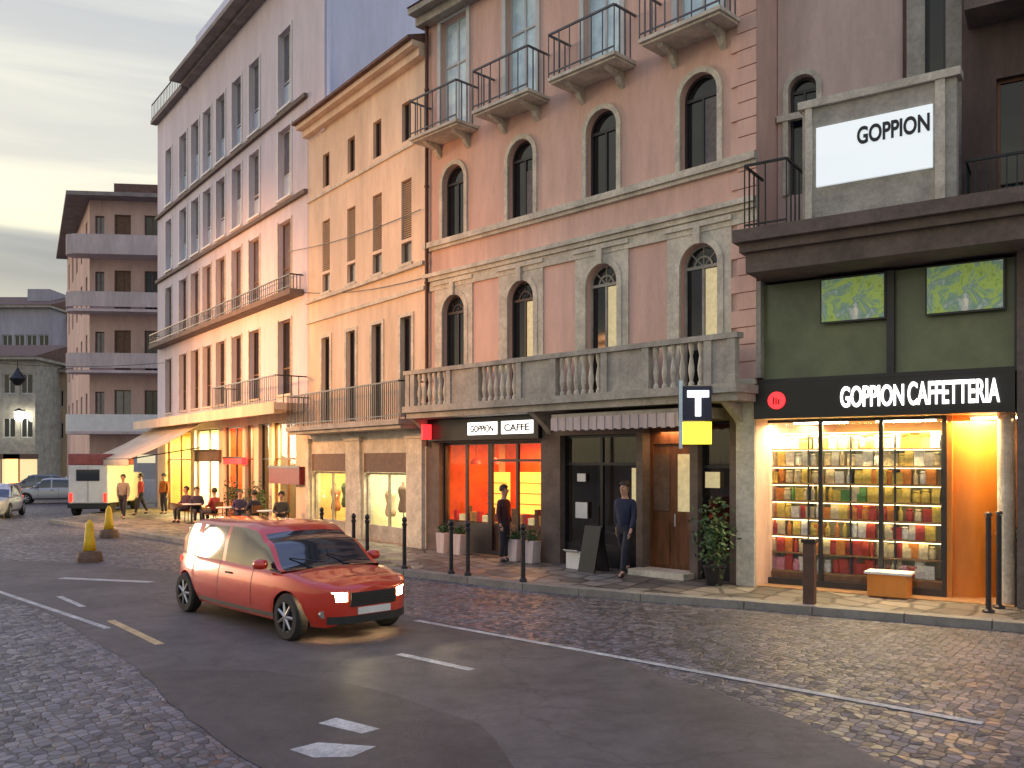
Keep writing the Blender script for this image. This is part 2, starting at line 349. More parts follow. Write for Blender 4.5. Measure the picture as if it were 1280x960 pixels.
# darker asphalt lane running through the cobbles
lane = [G(-60, 700), G(60, 702), G(230, 715), G(420, 752), G(760, 820), G(1010, 905), G(1180, 990), G(1300, 1150), G(560, 1150), G(330, 960), G(170, 835), G(60, 765), G(-60, 730)]
def ragged(pts, seed, amp=.09, step=.14):
    rnd = random.Random(seed); out = []
    for i in range(len(pts)):
        a, b_ = Vector(pts[i]), Vector(pts[(i+1) % len(pts)]); n = max(1, min(60, int((b_-a).length/step))); d = (b_-a).normalized(); nn = Vector((-d.y, d.x, 0))
        for k in range(n): out.append(a.lerp(b_, k/n)+nn*rnd.uniform(-amp, amp))
    return out
sheet('asphalt_lane', ragged(lane, 3, .018, .3), .004, M['asphalt'])
sheet('asphalt_patch', ragged([G(175, 838), G(330, 838), G(470, 862), G(600, 905), G(640, 960), G(560, 1010), G(330, 965), G(235, 900)], 4, .03, .3), .0065, M['patch'])  # dark sheet standing in for a passing car's shadowy smear
# kerb polyline from photograph columns
kp = [G(60, 650, .12), G(150, 662, .12), G(300, 687, .12), G(439, 705, .12), G(504, 713, .12), G(584, 722, .12), G(653, 730, .12), G(800, 743, .12), G(930, 752, .12), G(1015, 759, .12), G(1130, 768, .12), G(1240, 777, .12), G(1500, 798, .12), G(2100, 840, .12)]
back = [Vector((24, 26, 0)), Vector((14, 40, 0)), Vector((-4, 60, 0)), Vector((-22, 62, 0))]
mb = MB(); P2 = [(p.x, p.y) for p in kp]
nrm = []
for i in range(len(P2)):
    a = Vector(P2[max(0, i-1)]); c = Vector(P2[min(len(P2)-1, i+1)]); d = (c-a).normalized(); nrm.append(Vector((-d.y, d.x)))
inn = [Vector(P2[i])+nrm[i]*.28 for i in range(len(P2))]
mb.prism_xy([(p.x, p.y) for p in inn]+[(p.x, p.y) for p in back], -.01, .12)
tag(mb.build('pavement', M['pave']), kind='structure')
mb = MB()
for i in range(len(P2)-1):
    a, b_ = Vector(P2[i]), Vector(P2[i+1]); n = max(1, int((b_-a).length/1.1))
    for k in range(n):
        q0, q1 = a.lerp(b_, k/n+.006/n), a.lerp(b_, (k+1)/n-.006/n); r0, r1 = inn[i].lerp(inn[i+1], k/n), inn[i].lerp(inn[i+1], (k+1)/n)
        mb.prism_xy([(q0.x, q0.y), (q1.x, q1.y), (r1.x, r1.y), (r0.x, r0.y)], -.01, .128)
tag(mb.build('kerb', M['kerb']), kind='structure')
def stripe(a, b_, wd, m, name='lane_line', z=.008):
    a, b_ = G(*a), G(*b_); d = (b_-a).normalized(); n = Vector((-d.y, d.x, 0))*wd/2
    mb = MB(); k = max(1, int((b_-a).length/.5))
    for i in range(k):                                   # slightly ragged edges
        p, q = a.lerp(b_, i/k), a.lerp(b_, (i+1)/k)
        mb.face([p-n, q-n, q+n, p+n])
    o = mb.build(name, m); o.location.z = z; return tag(o, kind='structure')
stripe((520, 776), (1228, 905), .11, M['line'])
stripe((498, 818), (590, 838), .12, M['line'])
stripe((-120, 700), (135, 786), .10, M['line'])  # from here to the arrow the stripes paint headlight trails on the road
stripe((74, 746), (104, 759), .10, M['line'])
stripe((138, 776), (200, 806), .12, M['line_yellow'])
stripe((76, 723), (190, 728), .22, M['line'])
# painted arrow head and tail near the bottom edge
mb = MB(); mb.face([G(362, 938), G(398, 929), G(470, 934), G(440, 947), G(392, 948)]); mb.face([G(398, 905), G(420, 898), G(475, 912), G(452, 918)])
o = mb.build('road_arrow', M['line']); o.location.z = .008; tag(o, kind='structure')

# ============================================================ building parts
def window_rect(parent, u0, u1, z0, z1, y=.16, fm='frame_white', pm='glass_dark', mull=1, trans=0, sill=None, name='window', blind=0.0, bar=.05):
    mb = MB(); t = bar
    mb.box(u0, u0+t, y-.03, y+.03, z0, z1).box(u1-t, u1, y-.03, y+.03, z0, z1).box(u0+t, u1-t, y-.03, y+.03, z0, z0+t).box(u0+t, u1-t, y-.03, y+.03, z1-t, z1)
    for k in range(mull):
        c = u0+(u1-u0)*(k+1)/(mull+1); mb.box(c-t*.5, c+t*.5, y-.025, y+.025, z0+t, z1-t)
    if trans: mb.box(u0+t, u1-t, y-.028, y+.028, z0+(z1-z0)*trans-t/2, z0+(z1-z0)*trans+t/2)
    f = mb.build(name, M[fm], parent)
    MB().box(u0+t*.5, u1-t*.5, y+.005, y+.04, z0+t*.5, z1-t*.5).build('pane', M[pm], f)
    if blind:
        MB().box(u0+t, u1-t, y-.012, y+.003, z0+t, z0+(z1-z0)*blind).build('blind', M['blind'], f)
    if sill: MB().box(u0-.08, u1+.08, -.09, y, z0-.09, z0-.003).build('sill', M[sill], f)
    return f
def window_arch(parent, u0, u1, z0, z1, y=.16, fm='frame_dark', pm='glass_dark', surround=None, sw=.16, trans=True, curtain=None, name='window', fan=False):
    r = (u1-u0)/2; c = (u0+u1)/2; sp = z1-r; t = .05
    mb = MB(); mb.box(u0, u0+t, y-.03, y+.03, z0, sp).box(u1-t, u1, y-.03, y+.03, z0, sp).box(u0+t, u1-t, y-.03, y+.03, z0, z0+t)
    mb.ring(c, sp, r-t, r, y-.03, y+.03); mb.box(c-t*.5, c+t*.5, y-.025, y+.025, z0+t, sp-.03 if trans else z1-t)
    if trans: mb.box(u0+t, u1-t, y-.03, y+.03, sp-.03, sp+.03)
    if fan:
        for a in (45, 90, 135): mb.cyl((c, y, sp), (c+(r-t)*math.cos(R(a)), y, sp+(r-t)*math.sin(R(a))), .016, n=6)
        mb.ring(c, sp, r*.42, r*.5, y-.02, y+.02)
    f = mb.build(name, M[fm], parent)
    pm_ = MB(); poly = [(u0+t*.5, z0+t*.5), (u1-t*.5, z0+t*.5)]+[(c+(r-t*.5)*math.cos(math.pi*k/14), sp+(r-t*.5)*math.sin(math.pi*k/14)) for k in range(15)]
    pm_.prism_xz(poly, y+.006, y+.04); pm_.build('pane', M[pm], f)
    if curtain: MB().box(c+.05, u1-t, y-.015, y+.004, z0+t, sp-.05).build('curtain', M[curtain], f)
    if surround:
        mb = MB(); o_ = .05
        mb.box(u0-sw, u0, -o_, .02, z0, sp).box(u1, u1+sw, -o_, .02, z0, sp).ring(c, sp, r, r+sw, -o_, .02, n=18)
        mb.build('surround', M[surround], f)
    return f
def railing(parent, u0, u1, y0, y1, z0, h=1.0, m='iron', step=.12, name='railing', sides=True):
    """iron railing: front at y0 (street side), returning to y1"""
    mb = MB(); r = .012
    mb.box(u0, u1, y0-.02, y0+.02, z0+h-.04, z0+h).box(u0, u1, y0-.012, y0+.012, z0+.08, z0+.11)
    n = max(2, int((u1-u0)/step))
    for k in range(n+1):
        x = u0+(u1-u0)*k/n; mb.box(x-r*.8, x+r*.8, y0-r*.8, y0+r*.8, z0, z0+h-.04)
    if sides:
        for x in (u0, u1):
            mb.box(x-.02, x+.02, y0+.02, y1, z0+h-.04, z0+h)
            for k in range(1, 4): yy = y0+(y1-y0)*k/4; mb.box(x-r, x+r, yy-r, yy+r, z0, z0+h-.04)
    return mb.build(name, M[m], parent)
def body(parent, u0, u1, y0, y1, z0, z1, m, name='rear_wall', extra=None):
    """sides, back and lid behind a facade sheet"""
    mb = MB()
    mb.face([(u0, y0, z0), (u0, y0, z1), (u0, y1, z1), (u0, y1, z0)]); mb.face([(u1, y0, z0), (u1, y1, z0), (u1, y1, z1), (u1, y0, z1)])
    mb.face([(u0, y1, z0), (u0, y1, z1), (u1, y1, z1), (u1, y1, z0)]); mb.face([(u0, y0, z1), (u1, y0, z1), (u1, y1, z1), (u0, y1, z1)])
    return mb.build(name, m, parent)

# ------------------------------------------------------------ pink house
pk = thing('apartment_house', 'pink stuccoed house with arched windows and a stone balcony above the shops', 'building', PK.P, PK.a)
PU0 = PK.u(533)+.02; PU1 = .0
Zb = PK.z(700, 508)                                        # underside of balcony (about 3.5 m)
l2t = PK.z(753, 137); l2b = PK.z(754, 244); l1t = PK.z(751, 330); l1b = Zb+.22
l3b = PK.z(753, 94); l3t = l3b+3.0; roofz = PK.z(545, 20)
wcx = [567.5, 651.5, 752.5, 874]
WU = [PK.u(c) for c in wcx]
# even out the spacing a touch
hw1, hw2, hw3 = .43, .42, .50
holes = []
for u in WU:
    holes += [(u-hw1, u+hw1, l1b, l1t, 'arch'), (u-hw2, u+hw2, l2b, l2t, 'arch'), (u-hw3, u+hw3, l3b, l3t)]
shopholes = [(PK.u(549), PK.u(676), .12, Zb-.75), (PK.u(700), PK.u(795), .12, Zb-.65), (PK.u(803), PK.u(862), .12, Zb-.45), (PK.u(872), PK.u(912), .12, Zb-.45)]
mb = MB().wall(PU0, PU1, Zb, roofz, holes)
mb.build('wall', M['pink'], pk)
MB().wall(PU0, PU1, 0, Zb, shopholes, .35).build('ground_floor_wall', M['stone_brown'], pk)
body(pk, PU0, PU1, 0, 9, 0, roofz, M['pink'])
mb = MB(); mb.box(PU0-.1, PU1+.05, -.30, 0, roofz-.22, roofz).box(PU0-.1, PU1+.05, -.55, .3, roofz+.003, roofz+.16)
mb.build('cornice', M['stone_grey'], pk)
MB().prism_yz([(-.6, roofz+.163), (9, roofz+.163), (4.5, roofz+1.8)], PU0-.1, PU1+.3).build('roof', M['tile'], pk)
zs1 = l2b; zs2 = PK.z(690, 313)
mb = MB(); mb.box(PU0, PU1+.04, -.14, -.003, zs1-.14, zs1-.004).box(PU0, PU1+.04, -.08, -.004, zs1-.22, zs1-.143)
mb.box(PU0, PU1+.04, -.10, -.003, zs2-.10, zs2).box(PU0, PU1+.04, -.16, -.005, zs2+.003, zs2+.10).box(PU0, PU1+.04, -.05, -.003, zs2-.34, zs2-.103)
mb.build('string_course', M['stone'], pk)
# corner quoin strip at the right end
mb = MB(); z = Zb+.3; k = 0
while z < roofz-.4:
    mb.box(-.36-(k % 2)*.14, .03, -.045, -.003, z, z+.30); z += .32; k += 1
mb.build('corner_stones', M['pink'], pk)
for i, u in enumerate(WU):
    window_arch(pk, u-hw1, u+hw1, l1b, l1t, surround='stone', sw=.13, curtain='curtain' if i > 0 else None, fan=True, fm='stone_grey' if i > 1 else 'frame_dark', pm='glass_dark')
    mb = MB(); c = u; zt = l1t+.30                           # pale stone panel carrying the arch
    f2 = MB(); r = hw1+.13; sp = l1t-hw1
    n = 18
    for s_ in range(n):
        a0 = math.pi*s_/n; a1 = math.pi*(s_+1)/n
        xa, za, xb, zb = u+r*math.cos(a0), sp+r*math.sin(a0), u+r*math.cos(a1), sp+r*math.sin(a1)
        if za < zt or zb < zt: f2.prism_xz([(xa, min(za, zt)), (xa, zt+.001), (xb, zt+.001), (xb, min(zb, zt))], -.035, -.003)
    for sg in (-1, 1):
        x0, x1 = sorted((u+sg*r, u+sg*(r+.17))); f2.box(x0, x1, -.035, -.003, l1b, zt)
    f2.box(u-r-.2, u+r+.2, -.09, -.003, zt+.004, zt+.10)
    f2.box(u-.07, u+.07, -.11, -.036, l1t-.02, zt)           # keystone
    f2.build('window_panel', M['stone'], pk)
    wf = window_arch(pk, u-hw2, u+hw2, l2b, l2t, surround='stone', sw=.11, fm='frame_dark', pm='glass_dark')
    if i in (1, 3): MB().box(u+.04, u+hw2-.06, .145, .163, l2b+.06, l2t-hw2-.05-.25*(i == 1)).build('curtain', mat('faded_net_curtain', (.16, .15, .15), .8, var=.3, vscale=9), wf)
    f = window_rect(pk, u-hw3, u+hw3, l3b+.05, l3t, pm='glass_sky', mull=1, trans=.62, name='balcony_door')
    mb = MB(); mb.box(u-hw3-.12, u-hw3, -.04, .02, l3b+.05, l3t+.12).box(u+hw3, u+hw3+.12, -.04, .02, l3b+.05, l3t+.12).box(u-hw3, u+hw3, -.04, .02, l3t, l3t+.12)
    mb.build('surround', M['frame_white'], f)
    bs = MB().box(u-.92, u+.92, -.72, -.004, l3b-.07, l3b).box(u-.88, u+.88, -.66, -.004, l3b-.12, l3b-.073)
    for q in (-.55, .55):
        bs.prism_yz([(-.55, l3b-.123), (-.003, l3b-.123), (-.003, l3b-.46), (-.10, l3b-.38), (-.18, l3b-.26), (-.48, l3b-.18)], u+q-.06, u+q+.06)
    s_ = bs.build('balcony', M['stone'], pk)
    railing(s_, u-.90, u+.90, -.70, -.01, l3b, .95, step=.30, m='rail_grey')
# long stone balcony
BW = .75
mb = MB(); mb.box(PU0+.05, PU1+.1, -BW-.1, -.003, Zb+.003, Zb+.16).box(PU0+.1, PU1+.05, -BW, -.005, Zb-.14, Zb)
z0 = Zb+.163; zt = z0+.80
bal = mb.build('stone_balcony', M['stone_grey'], pk)
mb = MB(); mb.box(PU0+.05, PU1+.1, -BW-.06, -BW+.16, zt, zt+.10)
edges = []
for u in WU: edges += [u-.62, u+.62]
xs = [PU0+.1]+edges+[PU1+.05]
for i in range(0, len(xs), 2):                               # solid panels between the windows
    mb.box(xs[i], xs[i+1], -BW, -BW+.1, z0, zt-.003); mb.box(xs[i], xs[i]+.16, -BW-.04, -BW-.003, z0, zt-.003); mb.box(xs[i+1]-.16, xs[i+1], -BW-.04, -BW-.003, z0, zt-.003)
mb.build('parapet', M['stone_grey'], bal)
for u in WU:
    for k in range(6):
        x = u-.62+.12+k*.2
        MB().lathe([(.055, 0), (.055, .06), (.03, .1), (.06, .28), (.055, .36), (.025, .56), (.05, .68), (.055, .72), (.055, .797)], (x, -BW+.05, z0), 8).build('baluster', M['stone'], bal, smooth=False)
for u in [PU0+.12, PK.u(686), PU1-.3]:
    MB().prism_yz([(-.6, Zb-.143), (-.003, Zb-.143), (-.003, Zb-.6), (-.14, Zb-.45)], u-.08, u+.08).build('bracket', M['stone_grey'], bal)
# drainpipe on the joint
mb = MB().cyl((PU0+.12, -.1, 2.8), (PU0+.12, -.1, roofz-.2), .05); [mb.cyl((PU0+.12, -.1, q), (PU0+.12, -.1, q+.06), .065) for q in (4.5, 7, 9.5, 12)]
mb.build('drainpipe', M['copper'], pk)
# mauve return wall, bending towards the cafe
rw = Fac(0, 0, -1100, P=PK.at(.02, -.75))
rx1 = rw.u(1133); ang = rw.a-PK.a
def toPK(o):                                                # place a mesh built in rw coordinates as child of the pink house
    o.location = ((rw.P-PK.P).dot(PK.D), (rw.P-PK.P).dot(PK.n), 0); o.rotation_euler = (0, 0, ang)
aw0, aw1 = rw.u(986), rw.u(1021); at = rw.z(1003, 94); ab = at-2.2
o = MB().wall(0, rx1, 5.0, roofz, [(aw0, aw1, ab, at, 'arch')]).build('return_wall', M['pink_side'], pk); toPK(o)
o = body(pk, 0, rx1, 0, 6, 5.0, roofz, M['pink_side']); toPK(o)
o = window_arch(pk, aw0, aw1, ab, at, surround='stone', sw=.1); toPK(o)
o = MB().box(0, rx1, -.08, -.003, rw.z(1080, 112)-.3, rw.z(1080, 112)-.18).build('return_string_course', M['stone'], pk); toPK(o)
o = MB().cyl((rx1, -.06, 5.2), (rx1, -.06, roofz), .05).build('drainpipe', M['copper'], pk); toPK(o)
# shop fronts in the pink house
def room(parent, fac, u0, u1, z0, z1, depth, wm, fm='floor_in', name='shop_interior', y0=.36):
    mb = MB(); a, b_ = u0-.25, u1+.25
    mb.face([(a, y0, z0), (a, y0+depth, z0), (a, y0+depth, z1), (a, y0, z1)]); mb.face([(b_, y0, z0), (b_, y0, z1), (b_, y0+depth, z1), (b_, y0+depth, z0)])
    mb.face([(a, y0+depth, z0), (b_, y0+depth, z0), (b_, y0+depth, z1), (a, y0+depth, z1)]); mb.face([(a, y0, z1), (b_, y0, z1), (b_, y0+depth, z1), (a, y0+depth, z1)])
    o = mb.build(name, M[wm], parent)
    MB().box(a, b_, .0, y0+depth, z0-.05, z0+.012).build('shop_floor', M[fm], parent)
    return o
def inlamp(fac, u, y, z, e, col, sx, sy):
    p = fac.at(u, -y, z); o = light('shop_ceiling_light', 'AREA', p, e, col, sx, (0, 0, fac.a), sy=sy); return o
def glazing(parent, u0, u1, z0, z1, y, fm='frame_dark', doors=1, trans=None, name='shop_window', gm='glass', foot=.35):
    t = .06; mb = MB(); mb.box(u0, u0+t, y-.04, y+.04, z0, z1).box(u1-t, u1, y-.04, y+.04, z0, z1).box(u0+t, u1-t, y-.04, y+.04, z1-t, z1)
    mb.box(u0+t, u1-t, y-.04, y+.04, z0, z0+foot)
    for k in range(doors):
        c = u0+(u1-u0)*(k+1)/(doors+1); mb.box(c-.035, c+.035, y-.035, y+.035, z0+foot, z1-t)
    if trans: mb.box(u0+t, u1-t, y-.037, y+.037, trans-.03, trans+.03)
    f = mb.build(name, M[fm], parent); MB().face
    g = MB(); g.face([(u0+t, y, z0+foot), (u1-t, y, z0+foot), (u1-t, y, z1-t), (u0+t, y, z1-t)]); g.build('pane', M[gm], f)
    return f
s0 = shopholes[0]; zt = s0[3]
room(pk, PK, s0[0], s0[1], .12, zt, 2.2, 'orange_wall')
xd0, xd1 = PK.u(606), PK.u(622)
glazing(pk, s0[0], xd0, .12, zt, .2, 'frame_dark', 1, foot=.75); glazing(pk, xd0+.01, s0[1], .12, zt, .2, 'frame_dark', 1, zt-.45, name='shop_door', foot=.12)
inlamp(PK, (s0[0]+s0[1])/2, 1.4, zt-.06, 60, (1, .50, .16), 2.2, 1.4)
for k, (px, yy, ww) in enumerate(((568, 1.5, .35), (590, 2.0, .45), (633, 1.6, .3), (655, 1.9, .4))):
    u = PK.u(px); c = thing('wall_display', ['small lit amber display case at the left of the orange shop', 'wide lit amber display case behind the orange window', 'narrow amber display case behind the shop door', 'lit amber display case at the right of the orange shop'][k], 'display case', PK.at(u, -yy, .12), PK.a, 'display cases in the orange shop')
    MB().box(-ww, ww, -.12, .12, 0, .9).build('base_cabinet', M['frame_wood'], c); MB().box(-ww, ww, .02, .12, .903, 2.0).build('back_panel', emit('amber_glow', (1, .42, .06), 1.1), c)
    for q in range(3): MB().box(-ww, ww, -.10, .018, 1.15+q*.28, 1.17+q*.28).build('shelf', M['shelf'], c)
for k in range(3):
    px = (562, 585, 650)[k]; t = thing('pendant_lamp', ['left amber pendant lamp in the orange window', 'second amber pendant lamp in the orange window', 'amber pendant lamp at the right of the orange shop'][k], 'lamp', PK.at(PK.u(px), -.9, zt-.55), 0, 'pendant lamps in the orange shop')
    MB().cyl((0, 0, .18), (0, 0, .55), .008, n=5).build('cord', M['iron'], t); MB().lathe([(.16, 0), (.12, .1), (.03, .18)], n=16).build('lamp_shade', M['red'], t); MB().lathe([(0, .0), (.05, .03), (.05, .08), (0, .1)], n=10).build('bulb', M['lamp_warm'], t)
M['dim_amber'] = mat('amber_packet', (.7, .35, .08), .5, var=.4, vscale=14)
for k in range(16):
    px = 556+k*7.2
    if 603 < px < 624: continue
    u = PK.u(px); z_ = .12
    lab_ = 'item number'; q = ['narrow', 'squat', 'tall', 'broad'][k % 4]; hh = [.22, .13, .34, .2][k % 4]; ww_ = [.05, .08, .06, .11][k % 4]
    t = MB().box(-ww_, ww_, -.06, .06, 0, hh).box(-ww_-.003, ww_+.003, -.063, .063, hh+.002, hh+.03).build('gift_tin', [M['red'], M['dim_amber'], M['shutter_brown'], M['curtain']][(k*3) % 4], None)
    t.location = PK.at(u, -.42, .90); t.rotation_euler = (0, 0, PK.a); side_ = 'left pane' if px < 580 else ('middle pane' if px < 604 else 'door side')
    tag(t, '%s tin standing low in the %s of the orange shop window' % (q, side_), 'tin', '%s tins in the %s of the orange window' % (q, side_))
MB().box(s0[0], s0[1], .32, .6, .12, .9).build('window_counter', M['frame_wood'], pk)
# dark shop, wooden door, right dark window
for j, (fmn, rm) in enumerate((('black', 'dark_wall'), ('frame_wood', 'frame_wood'), ('black', 'dark_wall'))):
    h = shopholes[1+j]
    room(pk, PK, h[0], h[1], .12, h[3], 1.2, rm, 'stone_brown')
glazing(pk, shopholes[1][0], shopholes[1][1], .12, shopholes[1][3], .2, 'black', 1, 2.35, foot=.5)
h = shopholes[2]; y = .3
d = MB().box(h[0]+.08, h[1]-.08, y, y+.07, .14, 2.75).build('wooden_door', M['frame_wood'], pk)
MB().box(h[0], h[0]+.077, y-.04, y+.06, .13, h[3]).box(h[1]-.077, h[1], y-.04, y+.06, .13, h[3]).box(h[0]+.08, h[1]-.08, y-.04, y+.06, 2.76, h[3]).build('door_frame', M['frame_wood'], d)
cc = (h[0]+h[1])/2
for sg in (-1, 1):
    MB().box(cc+sg*.30-.2, cc+sg*.30+.2, y-.02, y-.003, 1.4, 2.55).build('door_pane', M['curtain'] if sg > 0 else M['shutter_brown'], d)
    MB().box(cc+sg*.30-.2, cc+sg*.30+.2, y-.03, y-.003, .3, 1.2).build('door_panel', M['frame_wood'], d)
MB().cyl((cc+.06, y-.06, 1.1), (cc+.06, y-.06, 1.35), .015).build('handle', M['frame_white'], d)
MB().box(h[0]-.1, h[1]+.1, -.35, .25, .122, .24).build('door_step', M['stone'], d)
glazing(pk, shopholes[3][0], shopholes[3][1], .12, shopholes[3][3], .2, 'black', 0, 2.3, foot=.5)
inlamp(PK, cc, .2, 3.0, 5, (1, .55, .25), .6, .3)
# posters and display boards in the dark shop window
for px, py0, py1, wd, lab in ((722, 628, 648, .17, 'white price card in the dark shop window'), (722, 592, 602, .12, 'small white card high in the dark shop window'), (790, 585, 640, .1, 'narrow yellowed notice beside the wooden door'), (886, 590, 610, .16, 'pale notice in the dark window right of the wooden door')):
    u = PK.u(px); tag(MB().box(-wd, wd, -.01, .01, 0, PK.z(px, py0)-PK.z(px, py1)).build('notice_card', M['white'] if 'white' in lab else M['curtain'], None), lab, 'notice', 'cards behind the dark shop windows')
    o = COL.objects[-1] if False else bpy.data.objects[[k for k in bpy.data.objects.keys() if k.startswith('notice_card')][-1]]
    o.location = PK.at(u, -.13, PK.z(px, py1)); o.rotation_euler = (0, 0, PK.a)
# shop-wide awning box above the dark shop
u0, u1 = PK.u(690, .6), PK.u(882, .6)
a = thing('folded_awning', 'folded grey awning in its long cassette over the dark shop', 'awning', PK.at(u0, 0, Zb-.42), PK.a)
MB().box(0, u1-u0, -.62, -.004, .0, .2).build('cassette', M['stone_grey'], a)
mb = MB(); n = 36
for k in range(n):
    x0 = (u1-u0)*k/n; x1 = (u1-u0)*(k+1)/n; mb.box(x0+.004, x1-.004, -.645-(k % 2)*.012, -.623, -.14-.02*(k % 2), .12)
mb.build('valance', M['concrete'], a)
# fascia over orange shop with white light boxes
fz0, fz1 = Zb-.70, Zb-.16
sg = thing('shop_sign', 'black fascia board with two lit white name panels over the orange shop', 'shop sign', PK.at(PK.u(540), 0, fz0), PK.a)
uw = PK.u(678)-PK.u(540)
MB().box(0, uw, -.14, -.004, 0, fz1-fz0).build('board', M['black'], sg)
def su(px): return PK.u(px)-PK.u(540)
for (a0, a1, tx) in ((591, 627, 'GOPPION'), (633, 672, 'CAFFE')):
    pn = MB().box(su(a0), su(a1), -.17, -.143, .12, .42).build('light_box', M['sign_white'], sg)
    text_mesh('letters', tx, .17, (su(a1)-su(a0))*.8, M['black'], pn, (su(a0)+(su(a1)-su(a0))*.1, -.174, .18), depth=.004, bold=.03)
# small lit red hanging sign
hs = thing('hanging_sign', 'small red lit lozenge sign projecting left of the orange shop', 'hanging sign', PK.at(PK.u(544), .15, fz0+.02), PK.a)
MB().box(-.03, .03, -.28, .0, .02, .40).build('sign_body', M['sign_red'], hs); MB().box(-.015, .015, 0, .148, .18, .22).build('bracket', M['iron'], hs)
# tobacco T sign and yellow sign
ts = thing('hanging_sign', 'dark blue projecting sign with a white T above a yellow lit panel', 'hanging sign', PK.at(PK.u(872, 1.0), 1.0, PK.z(872, 526, 1.0)), 0)
ts.rotation_euler.z = math.atan2(ts.location.y, ts.location.x)-R(90)+R(8)
MB().box(-.34, .24, -.05, .05, 0, .62).build('sign_body', mat('navy_sign', (.02, .025, .06), .4, var=.1), ts)
MB().box(-.05, .05, -.075, -.052, .08, .5).box(-.19, .19, -.075, -.053, .42, .54).build('letter_t', M['sign_white'], ts)
MB().box(-.34, -.28, -.09, -.052, -.5, .72).build('side_strip', M['glass_sky'], ts)
MB().box(-.26, .24, -.06, .06, -.42, -.02).build('yellow_panel', M['sign_yellow'], ts)
MB().box(-.03, .03, .052, 1.1, .3, .36).build('bracket', M['iron'], ts)

# ------------------------------------------------------------ cream house
ch = thing('terrace_house', 'narrow cream stuccoed house between the pink house and the long pale block', 'building', CR.P, CR.a)
c0 = CR.u(385)+.02; c1 = -.02
ctop = CR.z(460, 128); 
l4 = (CR.z(474, 195), CR.z(474, 149)); l3 = (CR.z(471, 313), CR.z(471, 243)); p3 = (CR.z(471, 342), CR.z(471, 317)); l2 = (CR.z(469, 524), CR.z(469, 406))
ctop = l4[1]+1.05
cw = [(CR.u(409)+CR.u(408)+CR.u(406))/3, (CR.u(440)+CR.u(438))/2, (CR.u(473)+CR.u(470))/2, CR.u(508)]
holes = []
for u in cw: holes += [(u-.24, u+.24, *l4), (u-.27, u+.27, *l3), (u-.27, u+.27, *p3), (u-.29, u+.29, *l2)]
gz = l2[0]-.25
MB().wall(c0, c1, gz, ctop, holes, .22).build('wall', M['cream'], ch)
body(ch, c0, c1, 0, 9, 0, ctop, M['cream'])
mb = MB().box(c0-.05, c1, -.42, .2, ctop, ctop+.14).box(c0, c1, -.22, -.003, ctop-.22, ctop-.003); mb.build('cornice', M['cream'], ch)
MB().prism_yz([(-.55, ctop+.143), (-.55, ctop+.22), (4.5, ctop+2.0), (9, ctop+.22), (9, ctop+.143)], c0-.1, c1).build('roof', M['tile'], ch)
for zz, t, o_ in ((l4[0]-.16, .08, .06), (CR.z(458, 352), .1, .12), (CR.z(458, 380), .1, .08), (gz+3.05, .0, 0)):
    if t: MB().box(c0, c1, -o_, -.003, zz-t, zz).build('string_course', M['stone'], ch)
for i, u in enumerate(cw):
    window_rect(ch, u-.24, u+.24, *l4, y=.12, fm='shutter_brown', pm='glass_dark', bar=.035)
    f = window_rect(ch, u-.27, u+.27, *l3, y=.12, fm='shutter_brown', pm='glass_grey', bar=.035, name='window')
    lv = MB(); z = l3[0]+.06
    while z < l3[1]-.08: lv.prism_yz([(.05, z), (.09, z), (.105, z+.035), (.065, z+.035)], u-.23, u+.23); z += .06
    lv.build('shutter', M['ochre'], f)
    mb = MB().box(u-.27, u+.27, .1, .14, *p3); mb.build('window_panel', M['frame_dark'], ch)
    MB().box(u-.34, u+.34, -.06, -.003, p3[0]-.09, p3[0]-.003).build('sill', M['stone'], ch)
    f = window_rect(ch, u-.29, u+.29, l2[0], l2[1], y=.14, fm='frame_dark', pm='glass_dark', name='balcony_door', bar=.04)
    MB().box(u-.41, u-.29, -.03, -.002, l2[0], l2[1]+.1).box(u+.29, u+.41, -.03, -.002, l2[0], l2[1]+.1).box(u-.29, u+.29, -.03, -.002, l2[1], l2[1]+.1).build('surround', M['stone'], f)
b2 = MB().box(c0+.05, c1-.05, -.8, -.003, gz, gz+.14).box(c0+.1, c1-.1, -.7, -.004, gz-.1, gz-.003).build('balcony', M['stone_grey'], ch)
railing(b2, c0+.08, c1-.08, -.76, -.01, gz+.14, 1.0, step=.11)
so_ = [(CR.u(390), CR.u(434)), (CR.u(455), CR.u(510))]
sz = gz-.72
sh = [(a, b_, .12, sz) for a, b_ in so_]
MB().wall(c0, c1, 0, gz, sh, .3).build('ground_floor_wall', M['stone'], ch)
for px0, px1 in ((385.6, 389), (435.5, 453), (511.5, 531)):
    a, b_ = CR.u(px0), CR.u(px1); mb = MB(); mb.box(a, b_, -.10, -.003, .1, gz-.35); mb.box(a-.04, b_+.04, -.14, -.003, gz-.348, gz-.22); mb.build('pilaster', M['stone'], ch)
